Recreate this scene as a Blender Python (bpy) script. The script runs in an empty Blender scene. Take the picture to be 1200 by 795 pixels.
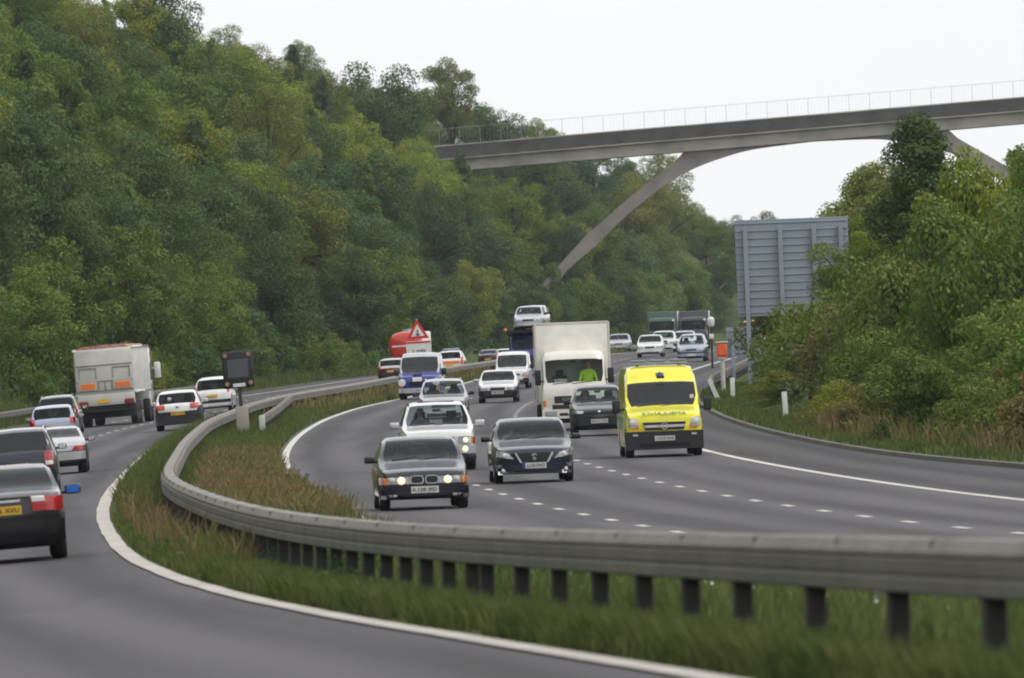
import bpy, bmesh, math, random
import numpy as np
from mathutils import Vector, Matrix
from mathutils.bvhtree import BVHTree
random.seed(7); rng = np.random.default_rng(11)
S = bpy.context.scene
COL = S.collection
R = math.radians
PI = math.pi

# ------------------------------------------------------------------ camera, sky, sun, exposure
CAMZ = 3.2
cd = bpy.data.cameras.new('camera'); cam = bpy.data.objects.new('camera', cd); COL.objects.link(cam)
cd.sensor_width = 36; cd.lens = 360; cd.clip_start = 1; cd.clip_end = 9000
cam.matrix_world = Matrix.Translation((0, 0, CAMZ)) @ Matrix.Rotation(R(90) + 5 / 12000, 4, 'X') @ Matrix.Rotation(R(-2.2), 4, 'Z')
cd.dof.use_dof = True; cd.dof.focus_distance = 330; cd.dof.aperture_fstop = 7.5
S.camera = cam
W = bpy.data.worlds.new('World'); S.world = W; W.use_nodes = True
nt = W.node_tree; bg = nt.nodes['Background']
sky = nt.nodes.new('ShaderNodeTexSky'); sky.sky_type = 'NISHITA'; sky.sun_disc = False
sky.sun_elevation = R(52); sky.sun_rotation = R(115); sky.air_density = 1.0; sky.dust_density = 4; sky.ozone_density = 1
hs = nt.nodes.new('ShaderNodeHueSaturation'); hs.inputs['Saturation'].default_value = 0.12
mx = nt.nodes.new('ShaderNodeMix'); mx.data_type = 'RGBA'; mx.inputs[0].default_value = 0.75
mx.inputs[7].default_value = (14.6, 14.7, 15.0, 1)
nt.links.new(sky.outputs[0], hs.inputs['Color']); nt.links.new(hs.outputs[0], mx.inputs[6])
tcw = nt.nodes.new('ShaderNodeTexCoord'); nw = nt.nodes.new('ShaderNodeTexNoise'); nw.inputs['Scale'].default_value = 6; nw.inputs['Detail'].default_value = 5
nt.links.new(tcw.outputs['Generated'], nw.inputs['Vector'])
mw = nt.nodes.new('ShaderNodeMapRange'); mw.inputs['From Min'].default_value = .3; mw.inputs['From Max'].default_value = .7; mw.inputs['To Min'].default_value = .95; mw.inputs['To Max'].default_value = 1.04
nt.links.new(nw.outputs['Fac'], mw.inputs[0])
vm = nt.nodes.new('ShaderNodeVectorMath'); vm.operation = 'SCALE'; nt.links.new(mx.outputs[2], vm.inputs[0]); nt.links.new(mw.outputs[0], vm.inputs['Scale'])
nt.links.new(vm.outputs[0], bg.inputs[0]); bg.inputs[1].default_value = 0.085
sl = bpy.data.lights.new('sun', 'SUN'); sl.energy = 1.2; sl.angle = R(18); sl.color = (1, .96, .9)
sun = bpy.data.objects.new('sun', sl); COL.objects.link(sun)
sun.rotation_euler = Vector((.75, -.45, 1.15)).to_track_quat('Z', 'Y').to_euler()
S.view_settings.view_transform = 'Standard'; S.view_settings.look = 'None'; S.view_settings.gamma = 1
S.view_settings.exposure = 0.05
S.cycles.filter_width = 1.9
S.cycles.max_bounces = 6; S.cycles.transparent_max_bounces = 12
S.cycles.caustics_reflective = False; S.cycles.caustics_refractive = False

# ------------------------------------------------------------------ helpers
def props(o, label=None, cat=None, group=None, kind=None):
    if label: o['label'] = label
    if cat: o['category'] = cat
    if group: o['group'] = group
    if kind: o['kind'] = kind
    return o

def thing(name, label, cat, loc=(0, 0, 0), rot=(0, 0, 0), group=None):
    o = bpy.data.objects.new(name, None); COL.objects.link(o)
    o.location = loc; o.rotation_euler = rot; o.empty_display_size = .3
    return props(o, label, cat, group)

def link(name, me, parent=None):
    o = bpy.data.objects.new(name, me); COL.objects.link(o)
    if parent: o.parent = parent
    return o

def np_mesh(name, v, f, mat=None):
    v = np.asarray(v, dtype=np.float32); f = np.asarray(f, dtype=np.int32); n, k = f.shape
    me = bpy.data.meshes.new(name)
    me.vertices.add(len(v)); me.vertices.foreach_set('co', v.ravel())
    me.loops.add(n * k); me.loops.foreach_set('vertex_index', f.ravel())
    me.polygons.add(n); me.polygons.foreach_set('loop_start', np.arange(0, n * k, k, dtype=np.int32))
    me.update(calc_edges=True)
    if mat: me.materials.append(mat)
    return me

def smooth(me, ang=38):
    me.polygons.foreach_set('use_smooth', [True] * len(me.polygons))
    try: me.set_sharp_from_angle(angle=R(ang))
    except Exception: pass

class MB:
    """collects simple solids into ONE mesh"""
    def __init__(s): s.v = []; s.f = []; s.m = []; s.mi = 0
    def add(s, v, f):
        b = len(s.v); s.v += [tuple(p) for p in v]; s.f += [tuple(i + b for i in q) for q in f]; s.m += [s.mi] * len(f); return s
    def box(s, c, d, bev=0, seg=2, rot=None):
        bm = bmesh.new(); bmesh.ops.create_cube(bm, size=1)
        bmesh.ops.scale(bm, vec=d, verts=bm.verts)
        if bev: bmesh.ops.bevel(bm, geom=bm.edges[:], offset=bev, segments=seg, affect='EDGES', profile=.5, clamp_overlap=True)
        M = Matrix.Translation(c) @ (rot.to_4x4() if rot else Matrix())
        bm.verts.index_update()
        s.add([M @ v.co for v in bm.verts], [[v.index for v in f.verts] for f in bm.faces]); bm.free(); return s
    def cyl(s, p0, p1, r0, r1=None, n=12):
        r1 = r0 if r1 is None else r1; p0 = Vector(p0); p1 = Vector(p1); d = (p1 - p0).normalized()
        a = d.orthogonal().normalized(); b = d.cross(a); v = []; f = []
        for p, r in ((p0, r0), (p1, r1)):
            for k in range(n):
                t = 2 * PI * k / n; v.append(p + (a * math.cos(t) + b * math.sin(t)) * r)
        for k in range(n): f.append((k, (k + 1) % n, n + (k + 1) % n, n + k))
        f.append(tuple(range(n - 1, -1, -1))); f.append(tuple(range(n, 2 * n)))
        return s.add(v, f)
    def prism(s, poly, axis, a, b):
        """poly of 2-D points extruded along axis ('x': (y,z), 'y': (x,z), 'z': (x,y))"""
        def P(p, t): return {'x': (t, p[0], p[1]), 'y': (p[0], t, p[1]), 'z': (p[0], p[1], t)}[axis]
        n = len(poly); v = [P(p, a) for p in poly] + [P(p, b) for p in poly]
        f = [(k, (k + 1) % n, n + (k + 1) % n, n + k) for k in range(n)] + [tuple(range(n - 1, -1, -1)), tuple(range(n, 2 * n))]
        return s.add(v, f)
    def lathe(s, prof, axis='x', n=28, c=(0, 0, 0)):
        """prof: (axial, radius) closed loop"""
        v = []; f = []; m = len(prof)
        for k in range(n):
            t = 2 * PI * k / n
            for (a, r) in prof:
                p = {'x': (a, r * math.cos(t), r * math.sin(t)), 'y': (r * math.cos(t), a, r * math.sin(t)), 'z': (r * math.cos(t), r * math.sin(t), a)}[axis]
                v.append((p[0] + c[0], p[1] + c[1], p[2] + c[2]))
        for k in range(n):
            k2 = (k + 1) % n
            for j in range(m):
                j2 = (j + 1) % m
                f.append((k * m + j, k * m + j2, k2 * m + j2, k2 * m + j))
        return s.add(v, f)
    def mesh(s, name, mats, sm=True, ang=38):
        me = bpy.data.meshes.new(name); me.from_pydata(s.v, [], s.f)
        for m in (mats if isinstance(mats, (list, tuple)) else [mats]): me.materials.append(m)
        me.polygons.foreach_set('material_index', s.m)
        bm = bmesh.new(); bm.from_mesh(me); bmesh.ops.recalc_face_normals(bm, faces=bm.faces); bm.to_mesh(me); bm.free()
        if sm: smooth(me, ang)
        me.update(); return me
    def build(s, name, mats, parent=None, sm=True, ang=38): return link(name, s.mesh(name, mats, sm, ang), parent)

def pchip(pts):
    x = np.array([p[0] for p in pts], float); y = np.array([p[1] for p in pts], float)
    h = np.diff(x); d = np.diff(y) / h; n = len(x); m = np.zeros(n)
    for i in range(1, n - 1):
        if d[i - 1] * d[i] > 0:
            w1 = 2 * h[i] + h[i - 1]; w2 = h[i] + 2 * h[i - 1]; m[i] = (w1 + w2) / (w1 / d[i - 1] + w2 / d[i])
    m[0] = d[0]; m[-1] = d[-1]
    def f(t):
        t = min(max(t, x[0]), x[-1]); i = min(max(int(np.searchsorted(x, t)) - 1, 0), n - 2); u = (t - x[i]) / h[i]
        return ((1 + 2 * u) * (1 - u) ** 2 * y[i] + u * (1 - u) ** 2 * h[i] * m[i] + u * u * (3 - 2 * u) * y[i + 1] + u * u * (u - 1) * h[i] * m[i + 1])
    return f

def text(name, s, size, mat, parent, loc, rot, mirror=False, ext=.004, width=None):
    c = bpy.data.curves.new('lettering', 'FONT'); c.body = s; c.size = size; c.extrude = ext; c.align_x = 'CENTER'; c.align_y = 'CENTER'
    c.resolution_u = 3
    o = bpy.data.objects.new('lettering', c); COL.objects.link(o)
    dg = bpy.context.evaluated_depsgraph_get(); me = bpy.data.meshes.new_from_object(o.evaluated_get(dg))
    bpy.data.objects.remove(o); me.name = name
    if width:
        xs = [v.co.x for v in me.vertices]; k = width / (max(xs) - min(xs))
        for v in me.vertices: v.co.x *= k
    if mirror:
        for v in me.vertices: v.co.x *= -1
    me.materials.clear(); me.materials.append(mat)
    t = link(name, me, parent); t.location = loc; t.rotation_euler = rot
    return t

# ------------------------------------------------------------------ materials (all procedural)
def mat(name, col, rough=.5, metal=0, coat=0, spec=.5, var=.12, scale=6, bump=0, emit=None, es=1, col2=None):
    m = bpy.data.materials.new(name); m.use_nodes = True; t = m.node_tree; b = t.nodes['Principled BSDF']
    tc = t.nodes.new('ShaderNodeTexCoord'); n = t.nodes.new('ShaderNodeTexNoise'); n.inputs['Scale'].default_value = scale; n.inputs['Detail'].default_value = 6
    t.links.new(tc.outputs['Object'], n.inputs['Vector'])
    r = t.nodes.new('ShaderNodeValToRGB'); r.color_ramp.elements[0].position = .3; r.color_ramp.elements[1].position = .72
    c2 = col2 or tuple(min(1, c * (1 + var)) for c in col); c1 = col if col2 else tuple(c * (1 - var) for c in col)
    r.color_ramp.elements[0].color = (*c1, 1); r.color_ramp.elements[1].color = (*c2, 1)
    t.links.new(n.outputs['Fac'], r.inputs[0]); t.links.new(r.outputs[0], b.inputs['Base Color'])
    mr = t.nodes.new('ShaderNodeMapRange'); mr.inputs['To Min'].default_value = max(.02, rough * .85); mr.inputs['To Max'].default_value = min(1, rough * 1.2)
    t.links.new(n.outputs['Fac'], mr.inputs[0]); t.links.new(mr.outputs[0], b.inputs['Roughness'])
    b.inputs['Metallic'].default_value = metal; b.inputs['Coat Weight'].default_value = coat; b.inputs['Coat Roughness'].default_value = .06; b.inputs['Coat IOR'].default_value = 1.5
    b.inputs['Specular IOR Level'].default_value = spec
    if bump:
        bp = t.nodes.new('ShaderNodeBump'); bp.inputs['Strength'].default_value = bump; bp.inputs['Distance'].default_value = .02
        t.links.new(n.outputs['Fac'], bp.inputs['Height']); t.links.new(bp.outputs[0], b.inputs['Normal'])
    if emit: b.inputs['Emission Color'].default_value = (*emit, 1); b.inputs['Emission Strength'].default_value = es
    return m

def glass(name, tint, refl=.22):
    m = bpy.data.materials.new(name); m.use_nodes = True; t = m.node_tree; t.nodes.remove(t.nodes['Principled BSDF'])
    o = t.nodes['Material Output']; tr = t.nodes.new('ShaderNodeBsdfTransparent'); g = t.nodes.new('ShaderNodeBsdfGlossy')
    tc = t.nodes.new('ShaderNodeTexCoord'); n = t.nodes.new('ShaderNodeTexNoise'); n.inputs['Scale'].default_value = 3
    r = t.nodes.new('ShaderNodeValToRGB'); r.color_ramp.elements[0].color = (*[c * .85 for c in tint], 1); r.color_ramp.elements[1].color = (*tint, 1)
    t.links.new(tc.outputs['Object'], n.inputs['Vector']); t.links.new(n.outputs['Fac'], r.inputs[0]); t.links.new(r.outputs[0], tr.inputs[0])
    g.inputs['Color'].default_value = (.92, .97, 1, 1); g.inputs['Roughness'].default_value = .04
    lw = t.nodes.new('ShaderNodeFresnel'); lw.inputs['IOR'].default_value = 1.45
    ad = t.nodes.new('ShaderNodeMath'); ad.operation = 'ADD'; ad.inputs[1].default_value = refl - .04; ad.use_clamp = True
    ms = t.nodes.new('ShaderNodeMixShader'); t.links.new(lw.outputs[0], ad.inputs[0]); t.links.new(ad.outputs[0], ms.inputs[0])
    t.links.new(tr.outputs[0], ms.inputs[1]); t.links.new(g.outputs[0], ms.inputs[2]); t.links.new(ms.outputs[0], o.inputs[0])
    return m

def paint(name, col, metal=0, rough=.35): return mat(name, col, rough, metal, coat=1, spec=.3, var=.1, scale=2.5)

M = dict(
    black=mat('black_plastic', (.014, .014, .016), .5), under=mat('underbody_black', (.008, .008, .009), .85),
    tyre=mat('tyre_rubber', (.016, .016, .017), .8, bump=.2, scale=30), alloy=mat('alloy_wheel', (.42, .43, .45), .32, .8),
    steel=mat('steel_wheel', (.12, .12, .125), .5, .4), chrome=mat('chrome', (.75, .76, .78), .14, 1),
    glass=glass('windscreen_glass', (.88, .98, .96), .02), dglass=glass('tinted_glass', (.2, .24, .25), .06),
    lens=mat('headlamp_lens', (.5, .51, .53), .12, .35, coat=1, scale=30, var=.35), amber=mat('amber_lens', (.75, .2, .03), .25, coat=1),
    red=mat('red_lens', (.45, .012, .012), .2, coat=1), clear=mat('clear_lens', (.75, .72, .7), .2, coat=1),
    lit=mat('lit_headlamp', (.9, .85, .7), .2, emit=(1, .82, .5), es=.75), fog=mat('fog_lamp', (.55, .55, .52), .2, .3, coat=1),
    plate_w=mat('white_plate', (.62, .62, .6), .4), plate_y=mat('yellow_plate', (.75, .45, .03), .4), ink=mat('plate_ink', (.012, .012, .012), .5),
    eu=mat('plate_blue_band', (.01, .03, .3), .4), seat=mat('seat_cloth', (.022, .023, .026), .9), dash=mat('dashboard', (.02, .02, .022), .7),
    pglass=glass('privacy_glass', (.05, .06, .06), .04),
    white=paint('white_paint', (.72, .72, .71)), cream=paint('cream_paint', (.75, .73, .66)), silver=paint('silver_paint', (.5, .51, .53), .55),
    bluesilver=paint('pale_blue_paint', (.33, .39, .5), .5), grey=paint('grey_paint', (.035, .036, .043), .2), navy=paint('navy_paint', (.007, .010, .028), .1),
    ink_blue=paint('ink_blue_paint', (.006, .008, .018), .1), jet=paint('jet_paint', (.004, .004, .006), .1), blue=paint('royal_blue_paint', (.012, .03, .24), .1),
    maroon=paint('maroon_paint', (.12, .018, .022), .2), yellow=paint('ambulance_yellow', (.80, .74, .02)), green=paint('ambulance_green', (.03, .20, .07)),
    redp=paint('tanker_red', (.6, .035, .02)), orange=paint('orange_panel', (.85, .2, .03)), darkgreen=paint('lorry_green', (.025, .075, .045)),
    beige=mat('off_white_panel', (.55, .54, .5), .55, var=.14, scale=1.5), frame=mat('chassis_black', (.02, .02, .022), .7),
    kerb=mat('dirty_kerb', (.12, .11, .095), .9, var=.3, scale=.8), arch=mat('darker_arch_concrete', (.24, .22, .197), .9, var=.3, scale=.3, bump=.3), galv=mat('galvanised_steel', (.36, .365, .36), .55, .35, var=.22, scale=1.2), rail=mat('dirty_galvanised_rail', (.125, .115, .1), .75, .05, col2=(.2, .188, .168), scale=.9), railtop=mat('skylit_rail_top', (.2, .19, .17), .8, .03, col2=(.31, .295, .265), scale=1.1), dline=mat('worn_road_paint', (.4, .375, .335), .8, var=.25, scale=.9, col2=(.56, .53, .48)), post=mat('weathered_post', (.045, .042, .04), .8, var=.3),
    conc=mat('concrete', (.36, .335, .292), .9, var=.3, scale=.3, bump=.3), concd=mat('stained_concrete', (.07, .063, .06), .9, var=.4, scale=.5, bump=.3),
    signgrey=mat('sign_back_grey', (.25, .295, .345), .65, .1, var=.1, scale=.8), skin=mat('skin', (.5, .3, .22), .6), hair=mat('hair', (.03, .02, .014), .8),
    hivis=mat('hi_vis_yellow', (.62, .9, .03), .7, emit=None), cloth=mat('dark_clothes', (.03, .035, .05), .9), cloth2=mat('blue_shirt', (.08, .14, .25), .9), cloth3=mat('grey_shirt', (.3, .3, .3), .9),
    sos=mat('emergency_orange', (.85, .13, .03), .45), wpost=mat('white_marker', (.72, .72, .68), .5), line=mat('road_paint', (.58, .56, .51), .75, var=.22, scale=1.1),
    redsign=mat('sign_red', (.6, .02, .02), .45), wsign=mat('sign_white', (.7, .7, .68), .45),
)
# ------------------------------------------------------------------ road geometry: every edge as a function of the distance Y
YY = np.arange(0, 2001, 1.0)
def tab(pts, sig=12):
    x, y = zip(*pts); t = np.interp(YY, x, y)
    # straight-line extension beyond the table ends keeps the smoothing honest
    k = np.arange(-3 * sig, 3 * sig + 1); g = np.exp(-.5 * (k / sig) ** 2); g /= g.sum()
    pad = 3 * sig; lo = t[0] - (t[1] - t[0]) * np.arange(pad, 0, -1); hi = t[-1] + (t[-1] - t[-2]) * np.arange(1, pad + 1)
    t = np.convolve(np.concatenate([lo, t, hi]), g, 'valid')
    return lambda y: np.interp(y, YY, t)
RM = tab([(0, 12.5), (53, 7.6), (100, 3.3), (150, -.85), (192, -3.3), (224, -4.7), (256, -5.75), (286, -6.6), (316, -7.15), (350, -7.5), (393, -7.5), (438, -6.8), (471, -5.35), (520, -3.4), (564, -1.2), (615, 1.9), (650, 3.8), (700, 6), (740, 8), (800, 11), (880, 15.4), (960, 19), (1100, 27), (1200, 34.5), (1300, 45), (1500, 75), (1700, 115), (2000, 190)])
LE = tab([(0, 5.6), (30, 3.7), (63, 1.05), (76.5, 0), (92, -1.63), (117, -3.68), (146, -5.63), (193, -7.86), (226, -9.08), (258, -9.96), (318, -11.37), (362, -11.95), (410, -11.95), (438, -11.6), (471, -10.4), (520, -8.6), (564, -6.4), (615, -3.3), (650, -1.4), (700, .8), (740, 2.8), (800, 5.8), (880, 10.2), (960, 13.8), (1100, 21.8), (1200, 29.3), (1300, 39.8), (1500, 69.8), (1700, 109.8), (2000, 185)])
RAIL = tab([(0, 7.3), (30, 4.75), (53, 2.62), (63, 2.05), (75, 1.15), (86, -.06), (102, -1.35), (124, -3.16), (176, -5.97), (202, -6.9), (272, -8.85), (336, -10.1), (400, -10.2), (440, -9.6), (471, -8.3), (510, -6.7), (564, -4.2), (615, -1.1), (700, 3), (800, 8), (880, 12.4), (960, 16), (1100, 24), (1200, 31.5), (1300, 42), (1500, 72), (1700, 112), (2000, 187)])
ZL = tab([(0, -1.2), (30, -1.65), (63, -2.08), (76, -2.26), (92, -2.42), (117, -2.66), (146, -2.84), (193, -3.01), (226, -3.06), (258, -3.03), (318, -2.92), (362, -2.82), (400, -2.68), (436, -2.6), (480, -2.5), (600, -2.1), (700, -1.75), (800, -1.6), (960, -1.6), (1300, -1.6), (2000, 2)], 14)
ZR = tab([(0, -1.2), (50, -2.0), (100, -2.7), (150, -3.02), (190, -3.1), (260, -3.1), (330, -2.93), (440, -2.5), (500, -2.25), (600, -1.5), (650, -1.2), (727, -1.0), (1300, -1.0), (2000, 2)], 14)
HUMP = tab([(0, .17), (110, .16), (135, .2), (176, .2), (266, .06), (400, .06), (2000, .06)])
LW = 3.7
def zl(y): return ZL(y) + CAMZ
def zr(y): return ZR(y) + CAMZ
XF = tab([(0, .04), (100, .05), (480, .045), (650, .025), (2000, .02)])
def zlx(x, y): return zl(y) - XF(y) * np.maximum(0, LE(y) - x)      # our carriageway falls towards its hard shoulder
def rr(y): return RM(y) + 3 * LW + .2          # right edge line of the oncoming carriageway
def kb(y): return rr(y) + 3.3 + .9 * np.exp(-((y - 205) / 30.0) ** 2)
def lo(y): return LE(y) - 3 * LW - .2          # left edge line of our carriageway
def lk(y): return lo(y) - 3.0                  # outer edge of our hard shoulder
def railz(y): return .5 * (zl(y) + zr(y)) + HUMP(y)
def slope(f, y): return float((f(y + 4) - f(y - 4)) / 8)
HILL = [(0, 0), (3, .25), (6, 2.2), (12, 8.0), (20, 15.8), (28, 21.7), (40, 27.4), (55, 30.5), (90, 33), (160, 35), (400, 35)]
def hill(d): return np.interp(d, [p[0] for p in HILL], [p[1] for p in HILL])
RHILL = [(0, 0), (2, .1), (6, .9), (12, 2.6), (20, 4.5), (60, 9), (400, 14)]
CAP = tab([(0, 60), (1200, 60), (1290, 22), (1400, 13), (1600, 6), (2000, 5)], 20)
def gz(x, y):
    """ground height of the verge, slopes and median"""
    if x <= lk(y):
        d = lk(y) - x
        return float(zlx(lk(y), y) + min(hill(d) * (1 + .1 * math.sin(y * .031 + d * .2)), CAP(y) + .03 * d) - .03)
    if x < LE(y): return float(zlx(x, y))
    if x < RM(y):
        a, b, c = LE(y) + .15, RAIL(y), RM(y) - .15
        return float(np.interp(x, [a, .5 * (a + b), b, .5 * (b + c), c], [zl(y), .45 * zl(y) + .55 * railz(y), railz(y) - .04, .4 * zr(y) + .6 * railz(y), zr(y)]))
    if x < kb(y): return float(zr(y))
    d = x - kb(y); return float(zr(y) + np.interp(d, [p[0] for p in RHILL], [p[1] for p in RHILL]) + .08)

rows = np.concatenate([np.arange(4, 640, 4.0), np.arange(640, 1960, 10.0)])
def ground_mat():
    m = bpy.data.materials.new('verge_soil_and_turf'); m.use_nodes = True; t = m.node_tree; b = t.nodes['Principled BSDF']
    tc = t.nodes.new('ShaderNodeTexCoord')
    n1 = t.nodes.new('ShaderNodeTexNoise'); n1.inputs['Scale'].default_value = .35; n1.inputs['Detail'].default_value = 8
    n2 = t.nodes.new('ShaderNodeTexNoise'); n2.inputs['Scale'].default_value = 3.5; n2.inputs['Detail'].default_value = 6
    for n in (n1, n2): t.links.new(tc.outputs['Object'], n.inputs['Vector'])
    r = t.nodes.new('ShaderNodeValToRGB'); e = r.color_ramp.elements
    e[0].position = .35; e[0].color = (.045, .075, .022, 1); e[1].position = .68; e[1].color = (.1, .105, .045, 1)
    x = e.new(.5); x.color = (.065, .09, .028, 1)
    mm = t.nodes.new('ShaderNodeMix'); mm.data_type = 'FLOAT'; mm.inputs[0].default_value = .5
    t.links.new(n1.outputs['Fac'], mm.inputs[2]); t.links.new(n2.outputs['Fac'], mm.inputs[3]); t.links.new(mm.outputs[0], r.inputs[0])
    t.links.new(r.outputs[0], b.inputs['Base Color']); b.inputs['Roughness'].default_value = .95; b.inputs['Specular IOR Level'].default_value = .1
    bp = t.nodes.new('ShaderNodeBump'); bp.inputs['Strength'].default_value = .8; bp.inputs['Distance'].default_value = .15
    t.links.new(n2.outputs['Fac'], bp.inputs['Height']); t.links.new(bp.outputs[0], b.inputs['Normal'])
    return m
def asphalt(name, base, worn):
    m = bpy.data.materials.new(name); m.use_nodes = True; t = m.node_tree; b = t.nodes['Principled BSDF']
    tc = t.nodes.new('ShaderNodeTexCoord')
    n1 = t.nodes.new('ShaderNodeTexNoise'); n1.inputs['Scale'].default_value = 14; n1.inputs['Detail'].default_value = 8
    t.links.new(tc.outputs['Object'], n1.inputs['Vector'])
    n2 = t.nodes.new('ShaderNodeTexNoise'); n2.inputs['Scale'].default_value = 1; n2.inputs['Detail'].default_value = 5
    uv = t.nodes.new('ShaderNodeUVMap'); mp = t.nodes.new('ShaderNodeMapping'); mp.inputs['Scale'].default_value = (.9, .03, 1)
    t.links.new(uv.outputs[0], mp.inputs[0]); t.links.new(mp.outputs[0], n2.inputs['Vector'])
    # polished wheel tracks: two per lane, measured across the road (UV x in metres)
    sx = t.nodes.new('ShaderNodeSeparateXYZ'); t.links.new(uv.outputs[0], sx.inputs[0])
    mu = t.nodes.new('ShaderNodeMath'); mu.operation = 'MULTIPLY'; mu.inputs[1].default_value = 4 * PI / LW
    sn = t.nodes.new('ShaderNodeMath'); sn.operation = 'COSINE'; t.links.new(sx.outputs[0], mu.inputs[0]); t.links.new(mu.outputs[0], sn.inputs[0])
    a = t.nodes.new('ShaderNodeMath'); a.operation = 'MULTIPLY_ADD'; a.inputs[1].default_value = .22; t.links.new(sn.outputs[0], a.inputs[0]); t.links.new(n2.outputs['Fac'], a.inputs[2])
    a2 = t.nodes.new('ShaderNodeMath'); a2.operation = 'MULTIPLY_ADD'; a2.inputs[1].default_value = .35; t.links.new(n1.outputs['Fac'], a2.inputs[0]); t.links.new(a.outputs[0], a2.inputs[2])
    vo = t.nodes.new('ShaderNodeTexVoronoi'); vo.inputs['Scale'].default_value = 1; m3 = t.nodes.new('ShaderNodeMapping'); m3.inputs['Scale'].default_value = (1 / 3.7, 1 / 42, 1); vo.distance = 'CHEBYCHEV'; vo.inputs['Randomness'].default_value = .55
    t.links.new(uv.outputs[0], m3.inputs[0]); t.links.new(m3.outputs[0], vo.inputs['Vector']); sp = t.nodes.new('ShaderNodeSeparateColor'); t.links.new(vo.outputs['Color'], sp.inputs[0])
    a3 = t.nodes.new('ShaderNodeMath'); a3.operation = 'MULTIPLY_ADD'; a3.inputs[1].default_value = .2; t.links.new(sp.outputs[0], a3.inputs[0]); t.links.new(a2.outputs[0], a3.inputs[2]); a4 = t.nodes.new('ShaderNodeMath'); a4.operation = 'SUBTRACT'; a4.inputs[1].default_value = .1; t.links.new(a3.outputs[0], a4.inputs[0]); a2 = a4
    r = t.nodes.new('ShaderNodeValToRGB'); r.color_ramp.elements[0].position = .45; r.color_ramp.elements[0].color = (*base, 1)
    r.color_ramp.elements[1].position = .95; r.color_ramp.elements[1].color = (*worn, 1)
    t.links.new(a2.outputs[0], r.inputs[0]); t.links.new(r.outputs[0], b.inputs['Base Color'])
    b.inputs['Roughness'].default_value = .82; b.inputs['Specular IOR Level'].default_value = .35
    bp = t.nodes.new('ShaderNodeBump'); bp.inputs['Strength'].default_value = .25; bp.inputs['Distance'].default_value = .01
    t.links.new(n1.outputs['Fac'], bp.inputs['Height']); t.links.new(bp.outputs[0], b.inputs['Normal'])
    return m

def sheet(name, cols, m, kind='structure', uv=None, ys=rows):
    """cols: functions (y) -> (x, z); one sheet with the shared rows"""
    n = len(cols); v = []; u = []
    for y in ys:
        for c in cols:
            x, z = c(y); v.append((float(x), float(y), float(z)))
    f = []
    for i in range(len(ys) - 1):
        for j in range(n - 1):
            a = i * n + j; f.append((a, a + 1, a + n + 1, a + n))
    me = np_mesh(name, v, f, m); smooth(me, 60)
    if uv:
        l = me.uv_layers.new(name='UVMap'); vi = np.zeros(len(me.loops), dtype=np.int32); me.loops.foreach_get('vertex_index', vi)
        va = np.array(v); off = np.array([uv(y) for y in va[:, 1]]); uvs = np.stack([va[:, 0] - off, va[:, 1]], 1)[vi]
        l.data.foreach_set('uv', uvs.astype(np.float32).ravel())
    o = link(name, me)
    return props(o, kind=kind) if kind else o

cols = []
for d in (420, 160, 110, 80, 60, 50, 42, 36, 30, 26, 22, 18, 15, 12, 9, 7, 5, 3.5, 2, .8):
    cols.append(lambda y, d=d: (lk(y) - d, gz(float(lk(y)) - d, y) + (.5 * math.sin(y * .13 + d) if d > 6 else 0)))
cols += [lambda y: (lk(y), zlx(lk(y), y) - .02), lambda y: (lk(y) + .6, zlx(lk(y) + .6, y) - .06), lambda y: (LE(y) - .4, zlx(LE(y) - .4, y) - .06), lambda y: (LE(y) + .14, zl(y) - .012)]
for k in (.25, .45):
    cols.append(lambda y, k=k: ((1 - k) * LE(y) + k * RAIL(y), gz(float((1 - k) * LE(y) + k * RAIL(y)), y)))
cols.append(lambda y: (RAIL(y), railz(y)))
for k in (.35, .7):
    cols.append(lambda y, k=k: ((1 - k) * RAIL(y) + k * RM(y), gz(float((1 - k) * RAIL(y) + k * RM(y)), y)))
cols += [lambda y: (RM(y) - .14, zr(y) - .012), lambda y: (RM(y) + .4, zr(y) - .06), lambda y: (kb(y) - .2, zr(y) - .06), lambda y: (kb(y) + .06, zr(y) + .06)]
for d in (.6, 2, 4, 6, 9, 12, 16, 20, 30, 60, 120, 400):
    cols.append(lambda y, d=d: (kb(y) + d, gz(float(kb(y)) + d, y) + (.15 * math.sin(y * .3 + d) if d > 1 else 0)))
sheet('ground', cols, ground_mat())
def lerpcols(f, g, zf, n): return [(lambda y, k=k: ((1 - k) * f(y) + k * g(y), zf((1 - k) * f(y) + k * g(y), y))) for k in np.linspace(0, 1, n)]
zrx = lambda x, y: zr(y)
AS1 = asphalt('worn_asphalt', (.045, .0425, .046), (.098, .092, .0985)); AS2 = asphalt('dark_shoulder_asphalt', (.033, .0315, .0345), (.068, .0645, .068))
sheet('road_outbound', lerpcols(lo, lambda y: LE(y) + .12, zlx, 9), AS1, uv=LE)
sheet('hard_shoulder_outbound', lerpcols(lk, lo, zlx, 3), AS2, uv=LE)
sheet('road_oncoming', lerpcols(lambda y: RM(y) - .12, rr, zrx, 9), AS1, uv=RM)
sheet('hard_shoulder_oncoming', lerpcols(rr, lambda y: kb(y) - .07, zrx, 3), AS2, uv=RM)
# kerb: a real step
sheet('kerb', [lambda y: (kb(y) - .068, zr(y) - .05), lambda y: (kb(y) - .066, zr(y) + .1), lambda y: (kb(y) + .07, zr(y) + .115), lambda y: (kb(y) + .075, zr(y) - .05)], M['kerb'])
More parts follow.
